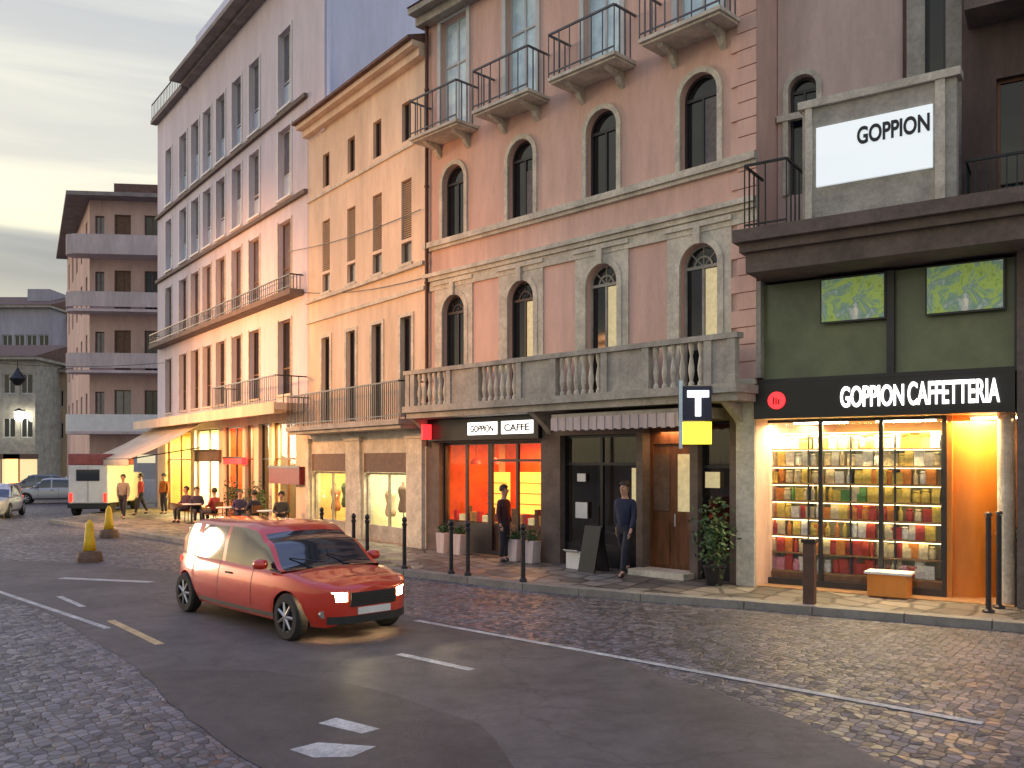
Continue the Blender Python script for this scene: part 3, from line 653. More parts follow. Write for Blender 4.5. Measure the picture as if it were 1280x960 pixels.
for k, (a, b_) in enumerate(so_):
    room(ch, CR, a, b_, .12, sz, 1.6, 'pale_wall' if k else 'warm_wall', y0=.31)
    MB().box(a, b_, .0, .1, sz-.55, sz-.003).build('transom_board', M['shutter_brown'], ch)
    glazing(ch, a, b_, .12, sz-.56, .15, 'stone_grey', 1, foot=.45)
    inlamp(CR, (a+b_)/2, .95, sz-.08, 75, (1, .80, .36) if k == 0 else (1, .88, .55), 1.2, 1.0)
    # goods in the window
    for q in range(3):
        u = a+(b_-a)*(.2+.3*q)
        m_ = thing('dress_form', '%s dress form in the %s window of the cream house' % (['left', 'middle', 'right'][q], ['yellow lit', 'paler lit'][k]), 'mannequin', CR.at(u, -.6, .5 if q % 2 else .35), CR.a, 'dress forms in the cream house windows')
        MB().lathe([(.14, 0), (.14, .02), (.015, .03), (.015, .45)], n=10).build('stand', M['iron'], m_)
        MB().lathe([(.13, .45), (.17, .55), (.15, .68), (.115, .82), (.16, 1.0), (.17, 1.1), (.12, 1.2), (.05, 1.24), (.045, 1.32), (.0, 1.33)], n=14).build('torso', [M['terracotta'], M['leaf'], M['white'], M['ochre'], M['shutter_brown'], M['white']][k*3+q], m_, smooth=True)

# ------------------------------------------------------------ long pale block
of = thing('office_block', 'long five storey pale block with rows of tall windows, lilac above and amber below', 'building', OF.P, OF.a)
o0 = OF.u(197); o1 = -.02
cols = [(211, .50), (229, .55), (244, .56), (259, .56), (276, .56), (296, .54), (318, .54), (356, .58)]
rows = [(OF.z(319, 156)-.25, OF.z(319, 75)), (OF.z(319, 270), OF.z(318, 190)), (OF.z(311, 384), OF.z(311, 302)), (OF.z(311, 500), OF.z(311, 415))]
holes = []; cu = [OF.u(c[0]) for c in cols]
for u, (c_, hw) in zip(cu, cols):
    for (a, b_) in rows: holes.append((u-hw, u+hw, a, b_))
otop = OF.z(297, 40); gz = OF.z(320, 512)
MB().wall(o0, o1, gz, otop, holes, .3).build('wall', M['lilac'], of)
o2 = OF.u(407); zlow = CR.z(400, 152)-.4
MB().wall(o1+.002, o2, zlow, otop, []).box(o2-.3, o2, -.04, -.003, zlow, otop).build('upper_wall', M['lilac'], of)
mb = MB()                                                   # side and rear walls
mb.face([(o1, 0, 0), (o1, 14, 0), (o1, 14, zlow), (o1, 0, zlow)]); mb.face([(o2, 0, zlow), (o2, 14, zlow), (o2, 14, otop+.1), (o2, 0, otop+.1)]); mb.face([(o0, 0, 0), (o0, 0, otop), (o0, 14, otop), (o0, 14, 0)])
mb.face([(o0, 14, 0), (o0, 14, otop), (o1, 14, otop), (o1, 14, 0)]); mb.build('rear_wall', M['blue_wall'], of)
MB().box(o0, o2, .0, 14, otop+.002, otop+.1).build('roof', M['eave'], of)
ev = OF.u(236)
MB().box(ev, o2+.3, -.85, .3, otop+.103, otop+.28).box(ev+.1, o2+.2, -.4, -.004, otop-.03, otop+.1).build('eave', M['eave'], of)
MB().box(ev, o2-.05, .303, 13.9, otop+.103, otop+2.4).build('attic_storey', M['blue_wall'], of)
MB().box(o0-.15, ev-.1, -.3, -.003, otop-.05, otop+.12).build('cornice', M['eave'], of)
railing(of, o0-.1, ev-.1, -.25, .2, otop+.12, .8, step=.25, sides=False)
for a, b_ in rows[:2]: MB().box(o0, o1, -.13, -.003, a-.34, a-.2).build('string_course', M['stone_brown'], of)
MB().box(o0+.3, o1-.3, -.5, -.003, rows[2][0]-.33, rows[2][0]-.15).build('long_balcony', M['stone_brown'], of)
railing(of, o0+.35, o1-.35, -.46, -.01, rows[2][0]-.15, .5, step=.2)
pil = MB()
for i in range(len(cu)-1):
    m_ = (cu[i]+cu[i+1])/2; pil.box(m_-.12, m_+.12, -.05, -.003, gz+.3, rows[0][1]+.5) if False else None
for r_, (a, b_) in enumerate(rows):
    for i, (u, (c_, hw)) in enumerate(zip(cu, cols)):
        f = window_rect(of, u-hw, u+hw, a, b_, y=.2, fm='frame_white' if r_ < 2 else 'shutter_brown', pm='glass_grey' if r_ < 2 else ('glass_grey' if r_ == 2 else 'glass_dark'), mull=1, trans=.36, blind=((.33, .33, .36, .30, .5, .33)[(i*5+r_*3) % 6] if r_ < 2 else 0), bar=.05)
        MB().box(u-hw-.07, u-hw, -.03, -.003, a, b_+.06).box(u+hw, u+hw+.07, -.03, -.003, a, b_+.06).box(u-hw-.1, u+hw+.1, -.08, -.002, a-.08, a-.004).build('surround', M['white'] if r_ < 2 else M['stone'], f)
mb = MB().cyl((o2+.08, .08, zlow+.2), (o2+.08, .08, otop), .07); mb.build('drainpipe', M['blue_wall'], of)
# balcony slab over the shops
MB().box(o0, o1-.05, -1.1, -.003, gz-.25, gz-.02).box(o0, o1-.05, -1.14, -1.103, gz-.38, gz).build('canopy_slab', M['cream'], of)
railing(of, OF.u(300), o1-.1, -1.05, -.01, gz-.02, .9, step=.16)
gb = [(207, 238, 'warm_wall', 260, (1, .78, .25)), (243, 273, 'pale_wall', 420, (1, .95, .62)), (279, 303, 'orange_wall', 130, (1, .45, .2)), (306, 317, 'pale_wall', 60, (1, .85, .5)), (323, 336, 'dark_wall', 4, (1, .6, .3)), (340, 370, 'warm_wall', 220, (1, .82, .35))]
hs_ = [(OF.u(a), OF.u(b_), .12, gz-.55) for a, b_, *_ in gb]
MB().wall(o0, o1, 0, gz, hs_, .3).build('ground_floor_wall', M['cream'], of)
for k, (h, g_) in enumerate(zip(hs_, gb)):
    room(of, OF, h[0], h[1], .12, h[3], 2.0, g_[2], y0=.31)
    glazing(of, h[0], h[1], .12, h[3], .18, 'frame_dark' if k in (2, 4) else 'frame_wood', 1 if h[1]-h[0] > 1.6 else 0, 2.5, foot=.3)
    inlamp(OF, (h[0]+h[1])/2, 1.2, h[3]-.06, g_[3], g_[4], (h[1]-h[0])*.7, 1.4)
M['dark_red_board'] = mat('dark_red_board', (.16, .012, .015), .5, var=.2, vscale=4)
# signs on the block's shops
for a0, a1, y0, y1, mm, lab in ((243, 271, 563, 577, 'stone_brown', 'dark brown sign board with small red lamps above the brightest shop window'), (279, 302, 572, 580, 'sign_red', 'small lit red sign board over the red shop'), (336, 374, 583, 604, 'dark_red_board', 'dark red canvas shop board beside the cream house'), ):
    u0, u1 = OF.u(a0, .2), OF.u(a1, .2); z0_, z1_ = OF.z(a0, y1, .2), OF.z(a0, y0, .2)
    t = thing('shop_sign', lab, 'shop sign', OF.at(u0, .0, z0_), OF.a); MB().box(0, u1-u0, -.2, -.005, 0, z1_-z0_).build('board', M[mm], t)
    MB().box(-.04, u1-u0+.04, -.22, -.201, z1_-z0_-.05, z1_-z0_+.03).build('trim', M['frame_dark'], t)
# projecting awning at the far end
a0, a1 = OF.u(198), OF.u(262); zt_ = OF.z(225, 533); zl = 2.5
aw = thing('shop_awning', 'cream canvas awning sloping out over the pavement at the far end of the pale block', 'awning', OF.at(a0, 0, 0), OF.a)
Lw = a1-a0
cv = MB(); n = 8
for k in range(n):                                           # sagging canvas strips
    x0, x1 = Lw*k/n, Lw*(k+1)/n
    for q in range(6):
        t0, t1 = q/6, (q+1)/6
        f = lambda t: zt_+(zl-zt_)*t-.12*math.sin(math.pi*t)
        cv.face([(x0, -.3-2.9*t0, f(t0)), (x1, -.3-2.9*t0, f(t0)), (x1, -.3-2.9*t1, f(t1)), (x0, -.3-2.9*t1, f(t1))])
o = cv.build('canvas', M['awning'], aw); md = o.modifiers.new('s', 'SOLIDIFY'); md.thickness = .02
mb = MB(); n = 24
for k in range(n):
    x0 = Lw*k/n; x1 = Lw*(k+1)/n; mb.prism_xz([(x0, zl), (x1, zl), (x1, zl-.22), ((x0+x1)/2, zl-.29), (x0, zl-.22)], -3.23, -3.21)
mb.build('valance', M['awning'], aw)
MB().cyl((0, -3.2, zl), (Lw, -3.2, zl), .035).cyl((.1, -.3, 3.0), (.1, -3.2, zl), .025).cyl((Lw-.1, -.3, 3.0), (Lw-.1, -3.2, zl), .025).build('frame', M['iron'], aw)

# ------------------------------------------------------------ cafe building
cf = thing('cafe_building', 'low dark two storey cafe front with green panels over a glowing shop window', 'building', CF.P, CF.a)
k0 = CF.u(946); k1 = CF.u(1330); fz0 = CF.z(1100, 520); fz1 = CF.z(1100, 472); gz1 = CF.z(1110, 330); cz0 = CF.z(1100, 335)
zc = lambda px, py, w=0: CF.z(px, py, w)
# pillars
MB().box(CF.u(922), k0-.003, -.1, .5, 0, fz1+.1).build('left_pillar', M['stone'], cf, bevel=.02)
MB().box(CF.u(946), CF.u(953), -.10, .3, fz1+.103, cz0).build('upper_pilaster', M['stone_grey'], cf)
MB().cyl((CF.u(1256), .25, .1), (CF.u(1256), .25, fz0), .13, n=20).build('round_column', M['stone'], cf, smooth=False)
MB().box(CF.u(1272), k1, -.12, .6, 0, cz0+.5).build('right_pillar', M['stone_brown'], cf)
# green band with mullions and hanging display boards
gA, gB, gm = CF.u(950), CF.u(1268), CF.u(1113)
MB().box(gA, gB, .1, .14, fz1, cz0-.05).build('green_panel', M['green_panel'], cf)
mb = MB().box(gm-.06, gm+.06, -.02, .098, fz1, cz0-.06).box(gA-.06, gA, -.02, .14, fz1, cz0-.06).box(gB, gB+.06, -.02, .14, fz1, cz0-.06).box(gA, gB, -.03, .097, fz1+.003, fz1+.07)
mb.build('mullions', M['frame_dark'], cf)
def pic(a0, a1, y0, y1, lab):
    m = bpy.data.materials.new('landscape_print'); m.use_nodes = True; n = m.node_tree.nodes; l = m.node_tree.links; p = n['Principled BSDF']
    t = n.new('ShaderNodeTexCoord'); v = n.new('ShaderNodeTexNoise'); v.inputs['Scale'].default_value = 2.6; v.inputs['Detail'].default_value = 12; v.inputs['Roughness'].default_value = .75; v.inputs['Distortion'].default_value = .6; l.new(t.outputs['Object'], v.inputs['Vector'])
    r_ = n.new('ShaderNodeValToRGB'); l.new(v.outputs['Fac'], r_.inputs['Fac']); e = r_.color_ramp.elements
    e[0].position = .36; e[0].color = (.13, .2, .04, 1); e[1].position = .64; e[1].color = (.50, .47, .40, 1)
    q = e.new(.45); q.color = (.28, .38, .08, 1); q = e.new(.53); q.color = (.10, .19, .17, 1)
    l.new(r_.outputs[0], p.inputs['Base Color']); l.new(r_.outputs[0], p.inputs['Emission Color']); p.inputs['Emission Strength'].default_value = .22; p.inputs['Roughness'].default_value = .3
    u0, u1 = CF.u(a0), CF.u(a1); t = thing('display_screen', lab, 'screen', CF.at(u0, .03, zc((a0+a1)/2, y1)), CF.a, 'screens on the green band')
    hh = zc((a0+a1)/2, y0)-zc((a0+a1)/2, y1)
    MB().box(0, u1-u0, -.02, .02, 0, hh).build('casing', M['frame_dark'], t); MB().box(.03, u1-u0-.03, -.03, -.021, .03, hh-.03).build('picture', m, t)
pic(1026, 1108, 345, 402, 'left lit landscape screen on the green band over the cafe sign')
pic(1157, 1257, 328, 391, 'right lit landscape screen on the green band over the cafe sign')
# canopy above
cA = CF.u(932, .9); 
mb = MB().box(cA, k1, -.9, .8, cz0, cz0+.34).box(cA-.08, k1, -1.0, .9, cz0+.343, cz0+.5).box(cA-.16, k1, -1.12, .9, cz0+.503, cz0+.72)
mb.build('canopy', M['stone_brown'], cf)
MB().box(CF.u(946), k1, -.02, .8, fz1-.0, fz1+.0+.001).build('ledge', M['frame_dark'], cf)
body(cf, CF.u(922), k1, .5, 7, 0, cz0+.5, M['dark_wall'])
cz = cz0+.722
railing(cf, cA, CF.u(1004), -.95, -.0, cz, 1.15, step=.35)
# fascia board with logo and letters
fs = thing('shop_sign', 'long black fascia with white lit letters and a red round logo over the cafe window', 'shop sign', CF.at(k0, .0, fz0), CF.a)
fw = CF.u(1270)-k0; fh = fz1-fz0-.01
MB().box(0, fw, -.16, -.003, 0, fh).build('board', M['black'], fs)
fu = lambda px: CF.u(px, .17)-k0
lg = MB().cyl((fu(971), -.164, fh*.5), (fu(971), -.20, fh*.5), .155, n=28).build('logo_disc', M['sign_red'], fs)
mb = MB(); [mb.box(fu(971)-.06+k*.045, fu(971)-.035+k*.045, -.206, -.202, fh*.5-.07, fh*.5+.06-.02*k) for k in range(3)]; mb.build('logo_mark', mat('dark_red', (.25, .0, .0), .4, var=.1), lg)
text_mesh('letters', 'GOPPION', fh*.56, fu(1130)-fu(1051), M['sign_white'], fs, (fu(1051), -.19, fh*.24), depth=.02, bold=.018)
text_mesh('letters', 'CAFFETTERIA', fh*.60, fu(1250)-fu(1135), M['sign_white'], fs, (fu(1135), -.19, fh*.24), depth=.02, bold=.018)
# interior
iA, iB = k0, CF.u(1268); zi = fz0
mb = MB(); D = 3.0
mb.face([(iA, .45, .1), (iA, D, .1), (iA, D, zi), (iA, .45, zi)]); mb.face([(iA, D, .1), (iB, D, .1), (iB, D, zi), (iA, D, zi)]); mb.face([(iA, -.1, zi), (iB, -.1, zi), (iB, D, zi), (iA, D, zi)])
mb.build('shop_interior', M['warm_wall'], cf)
MB().box(iA, iB, -.05, D, .1, .135).build('shop_floor', M['floor_in'], cf)
# curved orange wall by the entrance
uo = CF.u(1182); pts = []
for k in range(17):
    a = R(-5+95*k/16); pts.append((uo+.05+1.5*math.sin(a)*.75, .5+2.3*(1-math.cos(a))))
mb = MB()
for k in range(16):
    mb.face([(pts[k][0], pts[k][1], .13), (pts[k+1][0], pts[k+1][1], .13), (pts[k+1][0], pts[k+1][1], zi), (pts[k][0], pts[k][1], zi)])
o = mb.build('curved_panel', M['orange_panel'], cf, smooth=True)
MB().box(uo-.04, uo+.04, .38, .5, .13, zi).build('panel_edge', M['orange_panel'], cf)
glazing(cf, k0+.01, uo-.045, .13, zi, .40, 'frame_dark', 2, foot=.12)
MB().box(iA+.01, uo-.05, .47, .86, .135, .355).build('window_plinth', M['frame_wood'], cf)
# strip lamps
for px, y in ((1010, .8), (1120, .8), (1225, .6)):
    u = CF.u(px); t = thing('ceiling_lamp', {1010: 'warm strip lamp at the left of the cafe window ceiling', 1120: 'warm strip lamp at the middle of the cafe window ceiling', 1225: 'warm strip lamp over the cafe entrance'}[px], 'lamp', CF.at(u, -y, zi-.08), CF.a, 'strip lamps in the cafe ceiling')
    MB().box(-.5, .5, -.05, .05, .04, .075).build('casing', M['white'], t); MB().box(-.48, .48, -.04, .04, .005, .038).build('tube', M['lamp_white'], t)
inlamp(CF, CF.u(1060), .43, zi-.1, 95, (1, .80, .42), 3.0, .12)
inlamp(CF, CF.u(1225), .5, zi-.1, 75, (1, .66, .28), .9, .7)
inlamp(CF, CF.u(1060), 2.0, zi-.06, 50, (1, .72, .35), 2.5, 1.0)
# shelving and goods
PR = [mat('packet_%s' % n, c, .5, var=.3, vscale=18) for n, c in (('cream', (.75, .62, .36)), ('yellow', (.75, .55, .10)), ('red', (.5, .05, .03)), ('green', (.12, .30, .06)), ('white', (.78, .75, .66)), ('brown', (.2, .08, .03)), ('orange', (.75, .26, .04)), ('pink', (.65, .25, .32)))]
uE = CF.u(1175)
sc = thing('display_shelves', 'tall wooden display shelves filling the cafe window behind the glass', 'shelves', CF.at(k0+.04, -.50, .36), CF.a)
WS = uE-k0-.09
shz = [.0, .34, .66, .98, 1.30, 1.62, 1.94, 2.25]
for z in shz: MB().box(0, WS, 0, .32, z, z+.025).build('shelf', M['shelf'], sc)
for q in range(5): x = WS*q/4; MB().box(x-.015, x+.015, .02, .30, .028, 2.5).build('upright', M['frame_dark'], sc)
MB().box(-.02, WS+.02, .325, .34, 0, 2.52).build('back_panel', M['pale_wall'], sc)
M['shelf_led'] = emit('warm_led_strip', (1, .80, .42), 3.2)
words = ['lowest', 'second lowest', 'third', 'fourth', 'fifth', 'sixth', 'second highest', 'highest']
pal = [[2, 7, 0, 2, 4], [2, 0, 6, 2, 4], [0, 4, 6, 1, 2], [1, 6, 4, 0, 2], [1, 1, 0, 3, 6], [0, 4, 6, 1, 4], [0, 4, 0, 1, 4], [0, 4, 6, 0, 1]]
proto = {}
def packet(kind, ci):
    key = (kind, ci)
    if key in proto: return proto[key].copy()
    mb = MB()
    if kind == 'jar': mb.lathe([(.06, 0), (.065, .02), (.065, .14), (.045, .165), (.045, .175), (.052, .178), (.052, .21), (0, .212)], n=12)
    elif kind == 'packet': mb.prism_yz([(-.04, 0), (.04, 0), (.045, .12), (.006, .24), (.006, .27), (-.006, .27), (-.006, .24), (-.045, .12)], -.07, .07)
    elif kind == 'bottle': mb.lathe([(.04, 0), (.042, .01), (.042, .16), (.016, .2), (.014, .26), (.017, .262), (.017, .28), (0, .281)], n=12)
    else: mb.box(-.08, .08, -.05, .05, 0, .2).box(-.082, .082, -.052, .052, .203, .23)
    me = mb.build(kind, PR[ci], None, smooth=(kind in ('jar', 'bottle'))); me.name = kind; proto[key] = me
    me['used'] = 0; return me
for s_, z in enumerate(shz):
    x = .08; l_ = MB().box(.02, WS-.02, .03, .06, z+.298, z+.308).build('shelf_light', M['shelf_led'], sc) if s_ else None
    while x < WS-.08:
        kind = random.choice(['jar', 'packet', 'gift_box', 'bottle', 'packet', 'gift_box']); ci = random.choice(pal[s_])
        first = (kind, ci) not in proto
        o = packet(kind, ci)
        if not first: COL.objects.link(o)
        sc_ = random.uniform(.85, 1.2) if kind != 'jar' else random.uniform(1.0, 1.3); o.scale = (random.uniform(.9, 1.15), 1, sc_)
        o.location = CF.at(k0+.04+x, -.50-.11-random.uniform(-.03, .05), .36+z+.027); o.rotation_euler = (0, 0, CF.a+random.uniform(-.15, .15))
        nm = ['cream', 'yellow', 'red', 'green', 'white', 'brown', 'orange', 'pink'][ci]
        if 'used' in o: del o['used']
        bay = ['leftmost', 'second', 'third', 'rightmost'][min(3, int(4*x/WS))]
        tag(o, '%s %s in the %s bay of the %s shelf in the cafe window' % (nm, kind.replace('_', ' '), bay, words[s_]), kind.replace('_', ' '), '%s %s goods in the %s bay of the %s cafe shelf' % (nm, kind.replace('_', ' '), bay, words[s_]))
        x += random.uniform(.115, .165)
# low display table and box inside / in front of the window
t = thing('display_table', 'low round topped pale display stand just inside the cafe entrance', 'stand', CF.at(CF.u(1112), -.0, .13), CF.a)
MB().box(-.32, .32, -.2, .2, .0, .38).build('base', M['orange_panel'], t, bevel=.02); MB().box(-.36, .36, -.24, .24, .383, .42).build('top', M['white'], t)
# the big white sign on the canopy
b0, b1 = CF.u(1003, .7), CF.u(1196, .7); bz0 = cz; W_ = b1-b0
bz = lambda py: CF.z(1095, py, .7)-bz0
bs = thing('rooftop_sign', 'large white sign board with black letters in a pale stone frame on the cafe canopy', 'sign', CF.at(b0, .7, bz0), CF.a)
h1 = bz(118)
h_ = h1
MB().box(0, W_, 0, .2, 0, h_).build('frame', M['stone_grey'], bs, bevel=.01)
MB().box(-.06, W_+.06, -.07, .25, h_+.003, h_+.13).build('frame_cap', M['stone'], bs)
su0, su1 = CF.u(1021, .72)-b0, CF.u(1166, .72)-b0; sz0, sz1 = bz(222), bz(146)
MB().box(su0, su1, -.06, -.003, sz0, sz1).build('sign_panel', emit('lit_white_panel', (.80, .86, .88), .30), bs)
lt0, lt1 = CF.u(1071, .78)-b0, CF.u(1162, .78)-b0
text_mesh('letters', 'GOPPION', .29, lt1-lt0, mat('black_letters', (.02, .02, .025), .5, var=.1), bs, (lt0, -.065, sz1-.42), depth=.006, bold=.03)
MB().box(W_-.3, W_-.16, -.05, -.003, 0, h_).build('frame_pilaster', M['stone'], bs); MB().box(.06, .17, -.05, -.003, 0, h_).build('frame_pilaster', M['stone'], bs)
# ------------------------------------------------------------ brown house behind the cafe
BH = Fac(0, 0, -1100, P=rw.at(rx1+.02, .12))
bh = thing('town_house', 'dark brown house with a railed balcony rising behind the cafe at the right edge', 'building', BH.P, BH.a)
q0, q1 = BH.u(1156), BH.u(1182); hz0 = BH.z(1170, 95)
e1 = BH.u(1205)
MB().wall(0, e1, 5, 16, [(q0, q1, hz0, hz0+2.3)], .25).build('wall', M['stone_grey'], bh)
window_rect(bh, q0, q1, hz0, hz0+2.3, y=.15, fm='frame_dark', pm='glass_dark', mull=0)
MB().wall(e1, e1+7, 5, 16, [(e1+.5, e1+1.3, 6.2, 8.6), (e1+2.1, e1+2.9, 6.2, 8.6), (e1+.5, e1+1.3, 9.8, 12), (e1+2.1, e1+2.9, 9.8, 12)], .25, y=-.35).build('front_wall', M['dark_wall'], bh)
MB().box(e1-.003, e1, -.35, 0, 5, 16).build('wall_return', M['dark_wall'], bh)
for a in (.5, 2.1):
    for z in (6.2, 9.8): window_rect(bh, e1+a, e1+a+.8, z, z+(2.4 if z < 9 else 2.2), y=-.2, fm='frame_wood', pm='glass_dark')
for zz in (6.0, 9.5):
    s_ = MB().box(e1+.1, e1+5, -1.1, -.353, zz, zz+.15).build('balcony', M['stone_brown'], bh); railing(s_, e1+.12, e1+4.9, -1.06, -.36, zz+.15, 1.0, step=.14)
MB().box(e1-.2, e1+7, -1.3, 5, 12.6, 12.8).build('eave', M['eave'], bh)
body(bh, 0, e1+7, 0, 6, 5, 16, M['dark_wall'])

# ------------------------------------------------------------ balcony apartment block at the street bend
Yd = 50.0; xd = lambda px, Y=Yd: (px-640)/F*Y
zd = lambda py, Y=Yd: CH-(py-HZ)/F*Y
dA = Vector((xd(112), Yd)); dB = Vector((-15.0, Yd+1.0)); dC = Vector((xd(84, 64), 64.0))
ap = thing('apartment_block', 'rose brown apartment block with four stacked balconies at the bend of the street', 'building', (dA.x, dA.y, 0), math.atan2(dB.y-dA.y, dB.x-dA.x))
Wd = (dB-dA).length; top = zd(250); fl = [zd(540), zd(465), zd(390), zd(320)]
holes = []
for i, z in enumerate(fl):
    holes.append((1.35, 2.25, z+.12, z+2.4)); holes.append((3.0, 3.8, z+.12, z+2.4)); holes.append((.3, .8, z+.9, z+2.3))
MB().wall(0, Wd, 0, top, holes+[(.5, 1.8, .1, 2.8), (2.2, 3.6, .1, 2.8)], .25).build('wall', M['rose'], ap)
for i, z in enumerate(fl):
    window_rect(ap, 1.35, 2.25, z+.12, z+2.4, fm='shutter_brown', pm='shutter_brown' if i else 'glass_grey', name='balcony_door'); window_rect(ap, 3.0, 3.8, z+.12, z+2.4, fm='shutter_brown', pm='glass_dark', name='balcony_door'); window_rect(ap, .3, .8, z+.9, z+2.3, fm='shutter_brown', pm='glass_grey')
    poly = [(0, -.003), (-.9, -.003), (-1.1, -.5), (-.9, -1.0), (-.4, -1.25), (0, -1.3), (Wd*.8, -1.3), (Wd*.8, -.003)]
    s_ = MB().prism_xy(poly, z-.15, z).build('balcony', M['concrete'], ap)
    mb = MB()
    for k in range(1, len(poly)-2):
        (xa, ya), (xb, yb) = poly[k], poly[k+1]; mb.prism_xy([(xa, ya), (xb, yb), (xb*.99, yb+.08), (xa*.99, ya+.08)], z+(.0 if i in (0, 3) else .12), z+.95)
    mb.build('parapet', M['concrete'] if i != 0 else M['white'], s_)
sd_ = dC-dA; La = sd_.length; aa = math.atan2(-sd_.y, -sd_.x)-ap.rotation_euler.z
holes = []
for z in fl:
    for k in range(5): holes.append((1.2+k*3.2, 2.2+k*3.2, z+.5, z+2.3))
def toAP(o): o.location = Matrix.Rotation(-ap.rotation_euler.z, 3, 'Z') @ Vector((sd_.x, sd_.y, 0)); o.rotation_euler = (0, 0, aa)
o = MB().wall(0, La, 0, top, holes, .25).build('side_wall', M['rose'], ap); toAP(o)
for h in holes: o = window_rect(ap, *h, fm='shutter_brown', pm='glass_grey'); toAP(o)
rl = Matrix.Rotation(-ap.rotation_euler.z, 2) @ sd_
MB().prism_xy([(-.9, -1.0), (Wd, -1.0), (Wd, 12), (rl.x+2, rl.y+1), (rl.x-1.0, rl.y+.6)], top, top+.22).build('roof_slab', M['eave'], ap)
MB().prism_xy([(1, 1), (Wd-1, 1), (Wd-1, 9), (rl.x+5, rl.y-2)], top+.353, top+1.3).build('roof', M['tile'], ap)

# ------------------------------------------------------------ far buildings closing the street
def block(name, label, x0, x1, Y, top, dep, m, nx, zs, ww, wh, rz=0, pm='glass_dark', roof='tile', fm='frame_white', arch=False):
    t = thing(name, label, 'building', (x0, Y, 0), rz); W = (x1-x0)/math.cos(rz)
    hs = [(W*(i+.5)/nx-ww/2, W*(i+.5)/nx+ww/2, z, z+wh) for z in zs for i in range(nx)]
    MB().wall(0, W, 0, top, hs, .25).build('wall', M[m], t); body(t, 0, W, 0, dep, 0, top, M[m])
    for h in hs: window_rect(t, *h, fm=fm, pm=pm, bar=.08)
    MB().box(-.3, W+.3, -.5, dep+.3, top+.002, top+.25).build('cornice', M['stone_grey'], t)
    MB().prism_yz([(-.6, top+.253), (dep+.4, top+.253), (dep/2, top+.25+dep*.16)], -.35, W+.35).build('roof', M[roof], t)
    return t
e = block('tenement', 'tall far grey mauve tenement closing the street on the left', xd(-60, 95), xd(62, 95), 95, zd(385, 95), 14, 'grey_wall', 8, [4, 7.5, 11, 14.3], 1.1, 1.8)
block('tenement', 'lower far grey mauve tenement right of the tallest far one', xd(62.5, 100), xd(120, 100), 99, zd(400, 99), 12, 'grey_wall', 4, [6, 9.5, 13], 1.1, 1.8)
MB().box(6.5, 9, 3, 7, zd(385, 95)+.3, zd(366, 95)+1).build('roof_turret', M['grey_wall'], e); MB().cyl((7.3, 4, zd(366, 95)), (7.3, 4, zd(355, 95)), .3).build('chimney', M['grey_wall'], e)
block('street_house', 'grey stone house at the far left with a lantern on its front', xd(-110, 70), xd(44, 70), 70, zd(450, 70), 10, 'stone_grey', 7, [4.3, 7.8], 1.0, 1.6, pm='glass_dark')
block('street_house', 'small ochre house at the far end of the street', xd(45, 74), xd(100, 74), 74, zd(466, 74), 9, 'ochre', 3, [4.3, 7.0], .9, 1.4)
for (xx, lab, wd) in ((xd(8, 70), 'leftmost lit ground floor shop bay of the grey stone house', 1.4), (xd(30, 70), 'right lit ground floor shop bay of the grey stone house', 1.1)):
    t = thing('shop_kiosk', lab, 'shop bay', (xx, 69.8, 0), 0, 'lit bays far down the street')
    MB().box(-wd, wd, -.5, .1, .2, 2.6).build('lit_window', emit('far_shop_glow', (1, .72, .36), .4), t); MB().box(-wd-.1, wd+.1, -.6, .1, 2.603, 3.0).build('fascia', M['shutter_brown'], t)
    MB().box(-.05, .05, -.56, -.503, .2, 2.6).box(-wd, wd, -.56, -.504, .0, .5).build('frame', M['frame_dark'], t)
ln = thing('wall_lantern', 'bright white lantern on the front of the grey stone house', 'lamp', (xd(22, 69), 69.2, zd(526, 69)))
MB().lathe([(.12, 0), (.28, .12), (.32, .7), (.1, .75)], n=10).build('glass_globe', M['lamp_white'], ln); MB().lathe([(.36, .75), (.3, .85), (.05, 1.0)], n=10).build('cap', M['iron'], ln); MB().box(-.04, .04, 0, .8, .8, .88).build('bracket', M['iron'], ln)
ln = thing('hanging_lantern', 'dark unlit street lantern hanging on a cable across the street end', 'lamp', (xd(22, 45), 45, zd(482, 45)))
MB().lathe([(.1, 0), (.22, .1), (.42, .35), (.3, .5), (.12, .75), (.05, .9)], n=12).build('shade', M['iron'], ln); MB().cyl((0, 0, .9), (0, 0, 1.3), .02).build('rod', M['iron'], ln)
# ============================================================ street cables
def cable(p, q, sag, lab):
    mb = MB(); n = 12; pr = None
    for k in range(n+1):
        t = k/n; c = Vector(p).lerp(Vector(q), t); c.z -= sag*4*t*(1-t)
        if pr is not None: mb.cyl(pr, c, .012, n=5, cap=False)
        pr = c
    tag(mb.build('overhead_cable', M['iron']), lab, 'cable', 'thin cables strung along the facades')
cable((xd(-40, 45), 45, zd(455, 45)+.2), OF.at(OF.u(205), 0, 7.2), .25, 'cable across the street end carrying the dark lantern')
cable(OF.at(OF.u(362), .05, 9.6), CR.at(CR.u(530), .1, 9.0), .15, 'upper thin cable crossing the cream house front')
cable(OF.at(OF.u(372), .05, 8.1), PK.at(PK.u(545), .1, 7.2), .2, 'lower thin cable crossing the cream house front')

